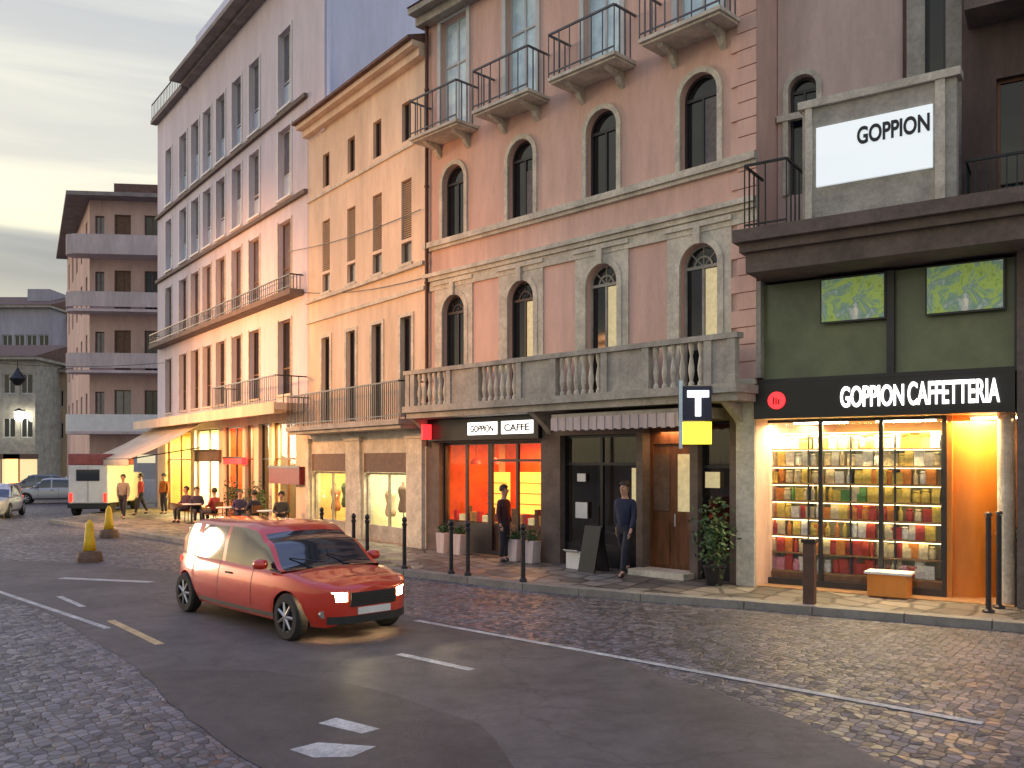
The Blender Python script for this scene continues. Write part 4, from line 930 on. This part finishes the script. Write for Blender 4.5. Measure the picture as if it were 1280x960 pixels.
# ============================================================ bollards
bo = None
bl = [(400, 690, 'farthest slim dark bollard before the yellow lit shop window'), (440, 705, 'slim dark bollard before the middle pilaster of the cream house, left of a pair'), (457, 707, 'slim dark bollard before the cream house, right of the pair'),
      (504, 713.5, 'slim dark bollard before the right pilaster of the cream house'), (563, 720, 'slim dark bollard before the left edge of the orange window'), (584, 722.5, 'slim dark bollard before the middle of the orange window'), (654, 730.5, 'slim dark bollard before the right edge of the orange shop')]
for px, py, lab in bl:
    p = G(px, py-1, .12)+Vector((.0, .2, 0))
    if bo is None:
        bo = thing('bollard', lab, 'bollard', p, 0, 'slim bollards along the kerb')
        MB().lathe([(.075, 0), (.075, .05), (.045, .08), (.042, .9), (.055, .92), (.055, .96), (.042, .98)], n=14).build('post', M['bollard'], bo)
        MB().lathe([(.03, .98), (.055, 1.02), (.05, 1.08), (.0, 1.12)], n=14).build('cap', M['bollard'], bo, smooth=True)
    else: dup(bo, p, 0, lab)
wb = thing('bollard', 'thick brown square bollard before the cafe display window', 'bollard', G(1016, 757, .12)+Vector((0, .15, 0)), CF.a)
MB().box(-.09, .09, -.07, .07, 0, .98).build('post', mat('rust_brown_post', (.10, .05, .035), .6, var=.3, vscale=6), wb, bevel=.01); MB().box(-.11, .11, -.09, .09, .983, 1.04).build('cap', M['bollard'], wb)
for px, py, lab in ((1241, 768, 'tall black post nearest the kerb by the cafe entrance'), (1254, 763, 'tall black post just behind the kerb post by the cafe entrance')):
    t = thing('sign_post', lab, 'post', G(px, py-1, .12)+Vector((0, .12, 0)), 0, 'black posts by the cafe entrance')
    MB().cyl((0, 0, 0), (0, 0, 1.45), .04, n=12).lathe([(.09, 0), (.09, .03), (.04, .06)], n=12).build('post', M['bollard'], t); MB().lathe([(.0, 1.45), (.055, 1.46), (.05, 1.5), (0, 1.53)], n=12).build('cap', M['bollard'], t)
# planter box on the posts
pl = thing('planter', 'leafy dark green plant box beside the black posts at the right edge', 'planter', G(1262, 757, .12)+Vector((.15, .25, 0)), CF.a)
MB().box(-.05, .75, -.14, .14, .0, .95).build('box', M['stone_brown'], pl, bevel=.01)
def leaves(n, bx, seed, sz=.05):
    rnd = random.Random(seed); mb = MB()
    for _ in range(n):
        c = Vector((rnd.gauss(bx[0], bx[3]), rnd.gauss(bx[1], bx[4]), rnd.gauss(bx[2], bx[5]))); a = Vector((rnd.uniform(-1, 1), rnd.uniform(-1, 1), rnd.uniform(-.6, 1))).normalized(); b_ = a.orthogonal().normalized()
        s = sz*rnd.uniform(.6, 1.4); mb.face([c-a*s, c+b_*s*.45, c+a*s, c-b_*s*.45])
    return mb
leaves(500, (.35, 0, 1.08, .22, .09, .09), 1).build('foliage', M['leaf'], pl)
# potted plants by the pavement
pp = []
for k, (fac, px, w_, h, lab) in enumerate(((PK, 893, .45, 1.5, 'tall dark potted plant right of the wooden door'), (OF, 292, .5, 1.5, 'green potted shrub beneath the red shop sign'), (OF, 322, .5, 1.4, 'green potted shrub between the red shop and the cream house'))):
    t = thing('potted_plant', lab, 'plant', fac.at(fac.u(px, w_), w_, .12), 0)
    MB().lathe([(.14, 0), (.2, .32), (.22, .34), (.22, .38), (.18, .38)], n=14).build('pot', M['terracotta'] if k else M['black'], t); MB().cyl((0, 0, .3), (.02, 0, h*.6), .015, n=6).build('stem', M['shutter_brown'], t)
    leaves(500, (0, 0, h*.62, .15, .15, h*.2), k+5, .06).build('foliage', M['leaf'], t)
# ventilator boxes and crates outside the dark shop
t = thing('delivery_box', 'white open box on the step of the dark shop', 'box', PK.at(PK.u(722, .3), .3, .12), PK.a)
MB().box(-.2, .2, -.15, .15, 0, .34).build('carton', M['white'], t, bevel=.005); MB().prism_yz([(-.15, .343), (-.25, .4), (-.245, .41), (-.15, .352)], -.2, .2).build('flap', M['white'], t)
t = thing('sandwich_board', 'dark folding pavement board with a pale sheet before the dark shop', 'sign', PK.at(PK.u(742, .5), .5, .12), PK.a)
MB().prism_yz([(-.25, 0), (-.21, 0), (.0, .9), (-.02, .95)], -.22, .22).build('front_panel', M['black'], t); MB().prism_yz([(.25, 0), (.21, 0), (.0, .9), (.02, .95)], -.22, .22).build('rear_panel', M['black'], t)
# shelves of pale storage bins outside orange shop
for k, (px, lab) in enumerate(((555, 'left pale planter tub beside the orange shop window'), (575, 'second pale planter tub beside the orange shop window'), (645, 'pale tub at the right of the orange shop door'), (665, 'rightmost pale tub before the orange shop'))):
    t = thing('planter_tub', lab, 'planter', PK.at(PK.u(px, .28), .28, .12), PK.a, 'pale tubs before the orange shop')
    MB().prism_xz([(-.13, 0), (.13, 0), (.17, .5), (-.17, .5)], -.13, .13).build('tub', M['concrete'], t, bevel=.01)
    leaves(130, (0, 0, .58, .08, .06, .07), 30+k, .045).build('foliage', M['leaf'], t)

# ============================================================ yellow markers
ym = None
for px, py, lab in ((112, 702, 'yellow traffic marker post with a dark base on the road'), (136, 672, 'yellow traffic marker post standing farther back by the awning')):
    p = G(px, py)
    if ym is None:
        ym = thing('traffic_marker', lab, 'traffic marker', p, 0, 'yellow traffic marker posts')
        MB().lathe([(.30, 0), (.30, .10), (.26, .24), (.16, .26), (.12, .27)], n=18).build('base', M['shutter_brown'], ym)
        MB().lathe([(.15, .27), (.12, .5), (.085, .9), (.03, 1.0), (0, 1.01)], n=18).build('cone', M['yellow'], ym, smooth=True)
    else: dup(ym, p, 0, lab)

# ============================================================ cars
def paint(name, col): return mat(name, col, .3, metal=.15, coat=1.0, var=.06, vscale=4)
M['tyre'] = mat('tyre_rubber', (.02, .02, .02), .8, var=.2, vscale=10); M['rim'] = mat('alloy_rim', (.45, .45, .47), .3, metal=.9, var=.1)
M['car_glass'] = mat('car_window_glass', (.02, .025, .035), .04, spec=.9, coat=.6, var=.2, vscale=1)
M['plastic'] = mat('black_trim', (.02, .02, .022), .5, var=.2, vscale=6)
M['head_on'] = emit('lit_headlamp', (1, .86, .45), 14); M['head_off'] = mat('headlamp_glass', (.6, .62, .65), .08, coat=.6, var=.1); M['tail'] = emit('tail_lamp', (1, .02, .01), 1.5)
def car(label, loc, heading, pm, L_=4.2, W_=1.76, H_=1.45, lit=True, group=None, deck=False):
    """car whose nose points along local +x"""
    t = thing('hatchback_car' if not deck else 'estate_car', label, 'car', loc, heading, group)
    hl, hwid = L_/2, W_/2; xw = (hl-.82, -hl+.78); Rw = .315; ra = .37
    NX = 84; xs = [-hl+L_*(.5-.5*math.cos(math.pi*k/NX)) for k in range(NX+1)]
    def lerp(pts, x):
        if x <= pts[0][0]: return pts[0][1]
        for (a, b_), (c, d) in zip(pts, pts[1:]):
            if x <= c: s = (x-a)/(c-a); s = s*s*(3-2*s) if True else s; return b_+(d-b_)*s
        return pts[-1][1]
    belt = lambda x: lerp([(-hl, .72), (-hl+.12, .88), (-hl+.5, .95), (hl-1.5, .90), (hl-1.0, .87), (hl-.35, .79), (hl-.10, .74), (hl, .70)], x)
    def low(x):
        z = .22 if abs(x) < hl-.25 else .22+.1*((abs(x)-(hl-.25))/.25)**2
        for c in xw:
            if abs(x-c) < ra: z = max(z, .30+math.sqrt(ra*ra-(x-c)**2))
        return z
    def plan(x):
        q = min(1, abs(x)/hl); return hwid*(max(0, 1-q**7))**(1/3.2)*(1-.05*q*q)
    NR = 9; rowsv = []; mb = MB()
    def sect(x):
        zb, zt = low(x), belt(x); out = []
        for j in range(NR+1):
            s = j/NR; z = zb+(zt-zb)*s; h = (z-.22)/(.75)
            bul = 1-.10*(max(0, .35-h)/.35)**2-.10*max(0, h-.45)**2/.3
            out.append((plan(x)*bul, z))
        return out
    S = [sect(x) for x in xs]
    def q4(a, b_, c, d): mb.face([a, b_, c, d])
    for i in range(NX):
        for sg in (1, -1):
            for j in range(NR):
                a, b_, c, d = S[i][j], S[i+1][j], S[i+1][j+1], S[i][j+1]
                q4((xs[i], sg*a[0], a[1]), (xs[i+1], sg*b_[0], b_[1]), (xs[i+1], sg*c[0], c[1]), (xs[i], sg*d[0], d[1]))
            a, b_ = S[i][-1], S[i+1][-1]                     # bonnet/deck crown
            NT = 5
            for k in range(NT):
                f = lambda P_, s: (P_[0]*(1-s), P_[1]+.05*math.sin(s*math.pi/2))
                p0, p1, p2, p3 = f(a, k/NT), f(b_, k/NT), f(b_, (k+1)/NT), f(a, (k+1)/NT)
                q4((xs[i], sg*p0[0], p0[1]), (xs[i+1], sg*p1[0], p1[1]), (xs[i+1], sg*p2[0], p2[1]), (xs[i], sg*p3[0], p3[1]))
    mb.build('body', pm, t, smooth=True)
    mb = MB().box(-hl+.5, hl-.55, -hwid+.24, hwid-.24, .2, .6).box(-hl+.3, hl-.3, -.4, .4, .24, .5); mb.build('underbody', M['plastic'], t)
    # greenhouse
    xr = -hl+.10; xf = hl-1.02
    zr = lambda x: lerp([(xr, .93), (xr+.30, H_-.14), (xr+.75, H_-.02), (.1, H_), (.45, H_-.04), (xf-.55, H_-.22), (xf, .90)], x)
    NG = 40; gx = [xr+(xf-xr)*k/NG for k in range(NG+1)]
    def gs(x):
        b0 = belt(x); zt = max(zr(x), b0+.005); w0 = plan(x)*.925; s = min(1, (zt-b0)/(H_-.95)); w1 = w0*(1-.19*s)
        P_ = [(w0, b0-.02), (w0*.5+w1*.5+.02, (b0+zt)/2), (w1+.02, zt-.07*s), (w1-.05, zt-.015*s), (w1*.5, zt+.012), (0, zt+.02)]
        return P_
    GS = [gs(x) for x in gx]
    g = MB(); rf = MB()
    for i in range(NG):
        for sg in (1, -1):
            for j in range(5):
                a, b_, c, d = GS[i][j], GS[i+1][j], GS[i+1][j+1], GS[i][j+1]
                P_ = [(gx[i], sg*a[0], a[1]), (gx[i+1], sg*b_[0], b_[1]), (gx[i+1], sg*c[0], c[1]), (gx[i], sg*d[0], d[1])]
                xm = (gx[i]+gx[i+1])/2
                roof = (j >= 2 and xr+.62 < xm < .62)
                pil = j < 2 and (abs(xm-(xr+1.0)) < .06 or abs(xm-(xr+1.95)) < .045 or xm < xr+.42)
                apil = j in (2,) and xm >= .62
                (rf if roof or pil or apil or (j == 2) else g).face(P_)
    g.build('windows', M['car_glass'], t, smooth=True); rf.build('roof', pm, t, smooth=True)
    # wheels
    for x in xw:
        for sg in (1, -1):
            wt = MB(); y0 = sg*(hwid-.20); y1 = sg*(hwid-.015)
            pr = [(.20, 0), (.29, .0), (Rw, .03), (Rw, .155), (.29, .185), (.20, .185)]
            n = 28; i0 = 0
            for k in range(n):
                t0, t1 = 2*math.pi*k/n, 2*math.pi*(k+1)/n
                for a in range(len(pr)):
                    (ra0, ya), (rb, yb) = pr[a], pr[(a+1) % len(pr)]
                    wt.face([(x+ra0*math.cos(t0), y0+sg*ya, .315+ra0*math.sin(t0)), (x+rb*math.cos(t0), y0+sg*yb, .315+rb*math.sin(t0)), (x+rb*math.cos(t1), y0+sg*yb, .315+rb*math.sin(t1)), (x+ra0*math.cos(t1), y0+sg*ya, .315+ra0*math.sin(t1))])
            w_ = wt.build('wheel', M['tyre'], t, smooth=False)
            r_ = MB(); yy = sg*(hwid-.03)
            for k in range(7):
                a = 2*math.pi*k/7; r_.cyl((x, yy, .315), (x+.2*math.cos(a), yy, .315+.2*math.sin(a)), .03, .02, n=6)
            r_.cyl((x, yy-sg*.05, .315), (x, yy+sg*.01, .315), .05, n=12)
            for k in range(24):
                a, b_ = 2*math.pi*k/24, 2*math.pi*(k+1)/24
                r_.face([(x+.19*math.cos(a), yy, .315+.19*math.sin(a)), (x+.21*math.cos(a), yy, .315+.21*math.sin(a)), (x+.21*math.cos(b_), yy, .315+.21*math.sin(b_)), (x+.19*math.cos(b_), yy, .315+.19*math.sin(b_))])
            r_.build('rim', M['rim'], w_)
            MB().cyl((x, yy-sg*.15, .315), (x, yy-sg*.07, .315), .2, n=18).build('hub_disc', M['plastic'], w_)
    # front and rear details
    def nose(y, front=True):                                 # x of body surface at lateral y
        lo_, hi_ = 0, hl
        for _ in range(24):
            m_ = (lo_+hi_)/2
            if plan(m_)*.97 > abs(y): lo_ = m_
            else: hi_ = m_
        return lo_ if front else -lo_
    for sg in (1, -1):
        n = 8; ys_ = [sg*(.40+.36*k/n) for k in range(n+1)]
        h = MB()
        for k in range(n):
            (ya, yb) = ys_[k], ys_[k+1]; xa, xb = nose(ya), nose(yb); t0_, t1_ = .565-.0*k, .68+.003*k
            h.prism_xy([(xa-.12, ya), (xa+.010, ya), (xb+.010, yb), (xb-.12, yb)], t0_+.035*(1-k/n)*0, t1_)
        h.build('headlight', M['head_on'] if lit else M['head_off'], t)
        h = MB()
        for k in range(n):
            ya, yb = sg*(.50+.28*k/n), sg*(.50+.28*(k+1)/n); xa, xb = nose(ya, False)-.012, nose(yb, False)-.012
            h.face([(xa, ya, .66), (xb, yb, .66), (xb+.02, yb, .86), (xa+.02, ya, .86)])
        h.build('taillight', M['tail'], t)
        MB().lathe([(.0, -.07), (.09, -.05), (.11, 0), (.09, .06), (0, .08)], (hl-1.35, sg*(hwid+.06), .98), 10).build('mirror', pm, t, smooth=True)
        s_ = hwid*.985
        MB().box(-.15, .02, sg*s_-.012, sg*s_+.02, .76, .785).build('door_handle', M['plastic'], t)
        for xq, zl_ in ((.62, .30), (-.40, .30), (-1.30, .60)):
            sm = MB(); sc_ = sect(xq); pts_ = [(y_, z_) for y_, z_ in sc_ if z_ > zl_]
            for (ya, za), (yb, zb) in zip(pts_, pts_[1:]): sm.face([(xq-.006, sg*(ya+.003), za), (xq+.006, sg*(ya+.003), za), (xq+.006, sg*(yb+.003), zb), (xq-.006, sg*(yb+.003), zb)])
            sm.build('door_seam', M['plastic'], t)
        sm = MB(); [sm.box(xs[q_], xs[q_+1], sg*(sect(xs[q_])[1][0])-.01, sg*(sect(xs[q_])[1][0])+.012, .27, .33) for q_ in range(NX) if abs(xs[q_]) < hl-1.25]; sm.build('sill_trim', M['plastic'], t)
    gr = MB()
    for j in range(5): gr.box(nose(.36)-.03, nose(0)+.012, -.35, .35, .50+j*.035, .515+j*.035)
    gr.box(nose(.36)-.05, nose(0)+.004, -.36, .36, .49, .675); gr.build('grille', M['plastic'], t)
    lm_ = MB()
    yy_ = [-.62+k*.124 for k in range(11)]
    for ya, yb in zip(yy_, yy_[1:]): lm_.prism_xy([(nose(ya)-.1, ya), (nose(ya)+.02, ya), (nose(yb)+.02, yb), (nose(yb)-.1, yb)], .27, .37)
    lm_.build('lower_intake', M['plastic'], t)
    for sg in (1, -1): MB().cyl((nose(.66)-.02, sg*.66, .40), (nose(.66)+.03, sg*.66, .40), .05, n=14).build('fog_lamp', M['rim'], t)
    wp = MB().cyl((xf-.02, .55, .96), (xf-.22, .05, 1.07), .009, n=5).cyl((xf-.02, -.1, .98), (xf-.22, -.55, 1.05), .009, n=5); wp.build('wiper', M['plastic'], t)
    MB().box(nose(0)+.0, nose(0)+.022, -.26, .26, .385, .475).build('number_plate', M['white'], t)
    MB().box(-hl-.015, -hl+.02, -.26, .26, .56, .66).build('number_plate', M['white'], t)
    return t
# the moving red car: heading towards the camera along the street
hd = math.atan2(-F, 640+430)
red = paint('red_car_paint', (.62, .035, .012))
nearc = G(392, 812); dvec = Vector((math.cos(hd), math.sin(hd), 0)); side = Vector((-math.sin(hd), math.cos(hd), 0))
cpos = nearc-dvec*2.3+side*(.88)
rc = car('bright red estate car with glowing headlights on the road before the shops', cpos, hd, red, L_=4.75, H_=1.5, deck=True)
p = nearc+side*.3+dvec*.05; 
for s_ in (.22, 1.5):
    q = nearc+side*s_+dvec*.12; q.z = .6; l_ = light('headlamp_beam', 'SPOT', q, 18, (1, .8, .45), .06, spot=70); aim(l_, q+dvec*6-Vector((0, 0, .7)))
# parked and waiting cars far left
car('silver parked car facing left far down the street', G(66, 629), R(200), paint('silver_paint', (.42, .43, .46)), lit=False, group='cars far down the street')
car('dark blue parked car beyond the silver one far down the street', G(92, 622), R(215), paint('navy_paint', (.03, .04, .08)), lit=False, group='cars far down the street')
car('white oncoming car with headlights on at the left edge', G(-6, 646), R(-72), paint('white_car_paint', (.6, .6, .6)), lit=True, group='cars far down the street')
car('grey parked car half hidden behind the silver one', G(45, 618), R(205), paint('grey_paint', (.14, .15, .17)), lit=False, group='cars far down the street')
# delivery van seen from behind
vp = G(110, 645); vn = thing('delivery_van', 'white box van with a red top seen from behind near the awning', 'van', (vp.x, vp.y, 0), R(4))
MB().box(-.85, .85, 0, 3.2, .55, 2.25).build('cargo_box', M['white'], vn, bevel=.04); MB().box(-.86, .86, -.01, 3.2, 2.253, 2.75).build('top_band', mat('faded_red', (.36, .10, .09), .5, var=.3, vscale=3), vn, bevel=.04)
MB().box(-.8, .8, 3.203, 4.6, .5, 1.9).build('cab', M['white'], vn, bevel=.1); MB().box(-.85, .85, -.08, .0, .35, .53).box(-.6, .6, .2, 4.4, .3, .54).build('bumper', M['plastic'], vn)
MB().box(-.006, .006, -.012, -.002, .6, 2.2).build('door_seam', M['plastic'], vn); MB().box(-.5, .5, -.02, -.012, 1.55, 2.05).build('rear_window', M['car_glass'], vn)
for sg in (-1, 1):
    MB().box(sg*.74-.06, sg*.74+.06, -.03, -.003, .62, 1.0).build('taillight', M['tail'], vn)
    for y in (.6, 3.7): MB().cyl((sg*.62, y, .34), (sg*.84, y, .34), .34, n=22).build('wheel', M['tyre'], vn)

# ============================================================ people
def skin(name, joints, bones, m, parent=None, lv=1):
    me = bpy.data.meshes.new(name); names = list(joints); me.from_pydata([joints[k][0] for k in names], [(names.index(a), names.index(b_)) for a, b_ in bones], [])
    o = bpy.data.objects.new(name, me); COL.objects.link(o)
    md = o.modifiers.new('s', 'SKIN'); md.use_smooth_shade = True
    for i, k in enumerate(names):
        r = joints[k][1]; me.skin_vertices[0].data[i].radius = r if isinstance(r, tuple) else (r, r)
    me.skin_vertices[0].data[0].use_root = True
    sb = o.modifiers.new('b', 'SUBSURF'); sb.levels = lv; sb.render_levels = lv
    dg = bpy.context.evaluated_depsgraph_get(); dg.update(); m2 = bpy.data.meshes.new_from_object(o.evaluated_get(dg))
    bpy.data.objects.remove(o); m2.name = name; m2.materials.clear(); m2.materials.append(m)
    for p in m2.polygons: p.use_smooth = True
    o = bpy.data.objects.new(name, m2); COL.objects.link(o)
    if parent is not None: o.parent = parent
    return o
def person(label, loc, facing, pose='stand', jacket=(.03, .04, .09), legs=(.02, .02, .03), group=None, h=1.74, hair=M['hair'], arm=0):
    """figure facing local -y"""
    t = thing('person', label, 'person', loc, facing, group); k = h/1.74
    st = {'stand': (.0, .0), 'walk': (.26, -.28), 'sit': (0, 0)}[pose]
    J = {}
    hz = .93 if pose != 'sit' else .50
    def P(n, x, y, z, r): J[n] = (Vector((x, y, z))*k, r*k if not isinstance(r, tuple) else tuple(q*k for q in r))
    P('pelvis', 0, 0, hz, (.15, .11)); P('waist', 0, -.0, hz+.16, (.135, .10)); P('chest', 0, .0, hz+.38, (.165, .115)); P('neck0', 0, .01, hz+.52, .07); P('neck', 0, -.005, hz+.585, .056)
    P('head0', 0, -.02, hz+.64, (.074, .084)); P('head1', 0, -.015, hz+.735, (.090, .104)); P('head2', 0, -.01, hz+.81, (.06, .07))
    for s, n in ((1, 'l'), (-1, 'r')):
        P('sh'+n, s*.175, .01, hz+.46, .058)
        dy = st[0 if s > 0 else 1]*-.5
        if pose == 'sit': P('el'+n, s*.23, -.06, hz+.22, .042); P('wr'+n, s*.12, -.28, hz+.20, .028); P('ha'+n, s*.09, -.36, hz+.20, (.036, .02))
        else: P('el'+n, s*.235, .02+dy*.5, hz+.19, .042); P('wr'+n, s*.235, -.04+dy, hz-.04, .028); P('ha'+n, s*.23, -.06+dy*1.15, hz-.12, (.022, .038))
        sw = st[0 if s > 0 else 1]
        if pose == 'sit':
            P('hip'+n, s*.09, -.05, hz-.01, .085); P('kn'+n, s*.11, -.44, hz-.01, .058); P('an'+n, s*.11, -.40, .09, .038); P('toe'+n, s*.12, -.55, .04, (.04, .03))
        else:
            P('hip'+n, s*.09, 0, hz-.08, .088); P('kn'+n, s*.10, -sw*.55-.02, .50, .058); P('an'+n, s*.10, -sw*1.0+.02, .09+(.06 if sw < 0 else 0), .038); P('toe'+n, s*.115, -sw*1.0-.13, .035+(.02 if sw < 0 else 0), (.042, .03))
    B = [('pelvis', 'waist'), ('waist', 'chest'), ('chest', 'neck0'), ('neck0', 'neck'), ('neck', 'head0'), ('head0', 'head1'), ('head1', 'head2')]
    for n in 'lr': B += [('chest', 'sh'+n), ('sh'+n, 'el'+n), ('el'+n, 'wr'+n), ('wr'+n, 'ha'+n), ('pelvis', 'hip'+n), ('hip'+n, 'kn'+n), ('kn'+n, 'an'+n), ('an'+n, 'toe'+n)]
    bd = skin('body', J, B, M['skin'], t)
    hd = J['head1'][0]
    # fingers and nose merged into the body mesh
    bm = bmesh.new(); bm.from_mesh(bd.data)
    def blob(c, r, sc=(1, 1, 1)):
        bmesh.ops.create_uvsphere(bm, u_segments=8, v_segments=6, radius=r*k, matrix=Matrix.Translation(c) @ Matrix.Diagonal((*sc, 1)))
    blob(hd+Vector((0, -.110, -.012))*k, .020, (.7, 1, 1.4)); [blob(hd+Vector((s*.093, 0, 0))*k, .022, (.4, .8, 1.3)) for s in (1, -1)]
    for s, n in ((1, 'l'), (-1, 'r')):
        c = J['ha'+n][0]; d = (J['ha'+n][0]-J['wr'+n][0]).normalized(); lat = Vector((1, 0, 0)) if pose == 'sit' else Vector((0, 1, 0))
        for q, ln in enumerate((.07, .08, .075, .06)):
            a = c+lat*((q-1.5)*.018*k)+d*.02*k; bmesh.ops.create_cone(bm, cap_ends=True, segments=6, radius1=.009*k, radius2=.007*k, depth=ln*k, matrix=Matrix.Translation(a+d*ln*.5*k) @ d.to_track_quat('Z', 'Y').to_matrix().to_4x4())
        dt = (d-lat*.8).normalized() if s > 0 or True else d
        bmesh.ops.create_cone(bm, cap_ends=True, segments=6, radius1=.011*k, radius2=.008*k, depth=.055*k, matrix=Matrix.Translation(c-lat*.035*k+dt*.01*k) @ dt.to_track_quat('Z', 'Y').to_matrix().to_4x4())
    bm.to_mesh(bd.data); bm.free()
    for p in bd.data.polygons: p.use_smooth = True
    for s in (1, -1): 
        e = MB().lathe([(0, -.011*k), (.012*k, 0), (0, .011*k)], hd+Vector((s*.034, -.098, .015))*k, 8); e.build('eye', M['plastic'], bd)
    MB().box(hd.x-.025*k, hd.x+.025*k, hd.y-.104*k, hd.y-.085*k, hd.z-.060*k, hd.z-.050*k).build('mouth', M['terracotta'], bd)
    # clothes
    big = lambda r, a: tuple(q+a for q in r) if isinstance(r, tuple) else r+a
    jn = ['pelvis', 'waist', 'chest', 'neck0', 'shl', 'ell', 'wrl', 'shr', 'elr', 'wrr']
    Jk = {n: (J[n][0], big(J[n][1], .016)) for n in jn}; Jk['pelvis'] = (J['pelvis'][0]-Vector((0, 0, .08 if pose != 'sit' else 0)), big(J['pelvis'][1], .045)); Jk['waist'] = (J['waist'][0], big(J['waist'][1], .035))
    jm = mat('jacket', jacket, .8, var=.2, vscale=10); lm = mat('trousers', legs, .8, var=.2, vscale=10)
    skin('jacket', Jk, [b_ for b_ in B if b_[0] in jn and b_[1] in jn], jm, t)
    tn = ['waist', 'pelvis', 'hipl', 'knl', 'anl', 'hipr', 'knr', 'anr']; Jt = {n: (J[n][0], big(J[n][1], .018)) for n in tn}
    skin('trousers', Jt, [b_ for b_ in B if b_[0] in tn and b_[1] in tn], lm, t)
    for n in 'lr': skin('shoe', {'a': (J['an'+n][0]-Vector((0, -.02, .04)), .058*k), 'b': (J['toe'+n][0], (.056*k, .046*k))}, [('a', 'b')], M['plastic'], t)
    hm = bmesh.new(); bmesh.ops.create_uvsphere(hm, u_segments=16, v_segments=12, radius=1, matrix=Matrix.Translation(hd+Vector((0, .018, .03))*k) @ Matrix.Diagonal((.106*k, .120*k, .116*k, 1)))
    bmesh.ops.delete(hm, geom=[v for v in hm.verts if v.co.y < hd.y-.045*k and v.co.z < hd.z+.06*k or v.co.z < hd.z-.05*k], context='VERTS')
    me = bpy.data.meshes.new('hair'); hm.to_mesh(me); hm.free(); me.materials.append(hair); o = bpy.data.objects.new('hair', me); COL.objects.link(o); o.parent = t
    for p in me.polygons: p.use_smooth = True
    return t
person('person in dark blue coat standing before the dark shop', PK.at(PK.u(781, .55), .55, .12), R(-38), 'walk', (.012, .018, .05), (.012, .015, .03), h=1.84)
person('person in dark clothes walking before the orange shop window', PK.at(PK.u(630, .5), .5, .12), R(60), 'stand', (.06, .015, .02), (.02, .02, .03), h=1.7)
seats = [(OF, 233, 1.9, 'sit', (.05, .02, .05), 'seated person in dark plum under the awning, left of the pair before the brightest window'), (OF, 246, 1.8, 'sit', (.04, .03, .06), 'seated person in dark purple before the left half of the brightest window'),
         (OF, 268, 1.7, 'sit', (.30, .03, .04), 'seated person in red before the right half of the brightest window'), (OF, 300, 1.5, 'sit', (.05, .04, .09), 'seated person in dark violet before the red shop'),
         (OF, 318, 1.4, 'sit', (.03, .03, .05), 'seated person in black beside the dark doorway'), (OF, 352, 1.2, 'sit', (.05, .05, .04), 'seated person in olive before the pale green window'),
         (OF, 176, 2.2, 'walk', (.28, .03, .03), 'person in red walking beyond the awning'), (OF, 154, 3.4, 'walk', (.25, .22, .18), 'person in pale coat walking at the awning corner'), (OF, 205, 1.2, 'stand', (.45, .15, .03), 'person in orange standing by the amber shop')]
chair0 = None
for k, (fc, px, w_, ps, jc, lab) in enumerate(seats):
    loc = fc.at(fc.u(px, w_), w_, .12 if k not in (6, 7) else .12); fa = fc.a+R([20, 80, -60, 70, -80, 60, 0, 60, 30][k])
    person(lab, loc, fa, ps, jc, (.02, .02, .03), h=1.72)
    if ps == 'sit':
        cl_ = lab.split(' before')[0].split(' beside')[0].split(' under')[0].replace('seated ', '')
        if chair0 is None:
            chair0 = c_ = thing('cafe_chair', 'wooden cafe chair under the '+cl_, 'chair', loc, fa, 'pavement cafe chairs')
            MB().box(-.2, .2, -.22, .2, .40, .43).build('seat', M['frame_wood'], c_); MB().box(-.2, .2, .2, .225, .6, .85).build('backrest', M['frame_wood'], c_)
            for x in (-.18, .18):
                MB().cyl((x, -.2, 0), (x, -.2, .4), .015, n=6).build('leg', M['iron'], c_); MB().cyl((x, .21, 0), (x, .21, .8), .015, n=6).build('leg', M['iron'], c_)
        else: dup(chair0, loc, fa, 'wooden cafe chair under the '+cl_)
tb = None
for px, w_, lab in ((240, 2.0, 'round pavement table between the plum and purple seated people'), (283, 1.8, 'round pavement table before the red shop pillar'), (335, 1.4, 'round pavement table before the dark doorway')):
    loc = OF.at(OF.u(px, w_), w_, .12)
    if tb is None:
        tb = thing('cafe_table', lab, 'table', loc, 0, 'round pavement cafe tables'); MB().cyl((0, 0, .70), (0, 0, .73), .34, n=24).build('tabletop', M['white'], tb); MB().lathe([(.2, 0), (.2, .02), (.025, .04), (.025, .7)], n=12).build('pedestal', M['iron'], tb)
    else: dup(tb, loc, 0, lab)

# ============================================================ added street lamps, out of frame on the left, warming the facades
def added_street_lamp(loc, tgt, e, lab, spot=95):
    t = thing('street_lamp', lab, 'street lamp', (loc[0], loc[1], 0)); z = loc[2]
    MB().cyl((0, 0, 0), (0, 0, z+.3), .09, .05, n=14).lathe([(.18, 0), (.18, .1), (.1, .5)], n=14).build('pole', M['iron'], t)
    MB().cyl((0, 0, z+.25), (.9, .3, z+.35), .03, n=8).build('arm', M['iron'], t)
    MB().lathe([(.28, 0), (.24, .12), (.08, .2)], (.95, .32, z+.2), 14).build('lamp_head', M['iron'], t)
    l = light('street_lamp_light', 'SPOT', (loc[0]+.95, loc[1]+.32, z+.15), e, (1, .43, .15), .45, spot=spot, blend=.75); aim(l, tgt)
added_street_lamp((-19.5, 27, 6.5), OF.at(OF.u(300), 0, 4.6), 5200, 'tall iron street lamp across the street, out of frame on the left')
added_street_lamp((-12.8, 17.5, 6.5), CR.at(CR.u(440), 0, 5.5), 2000, 'nearer tall iron street lamp across the street, out of frame on the left')
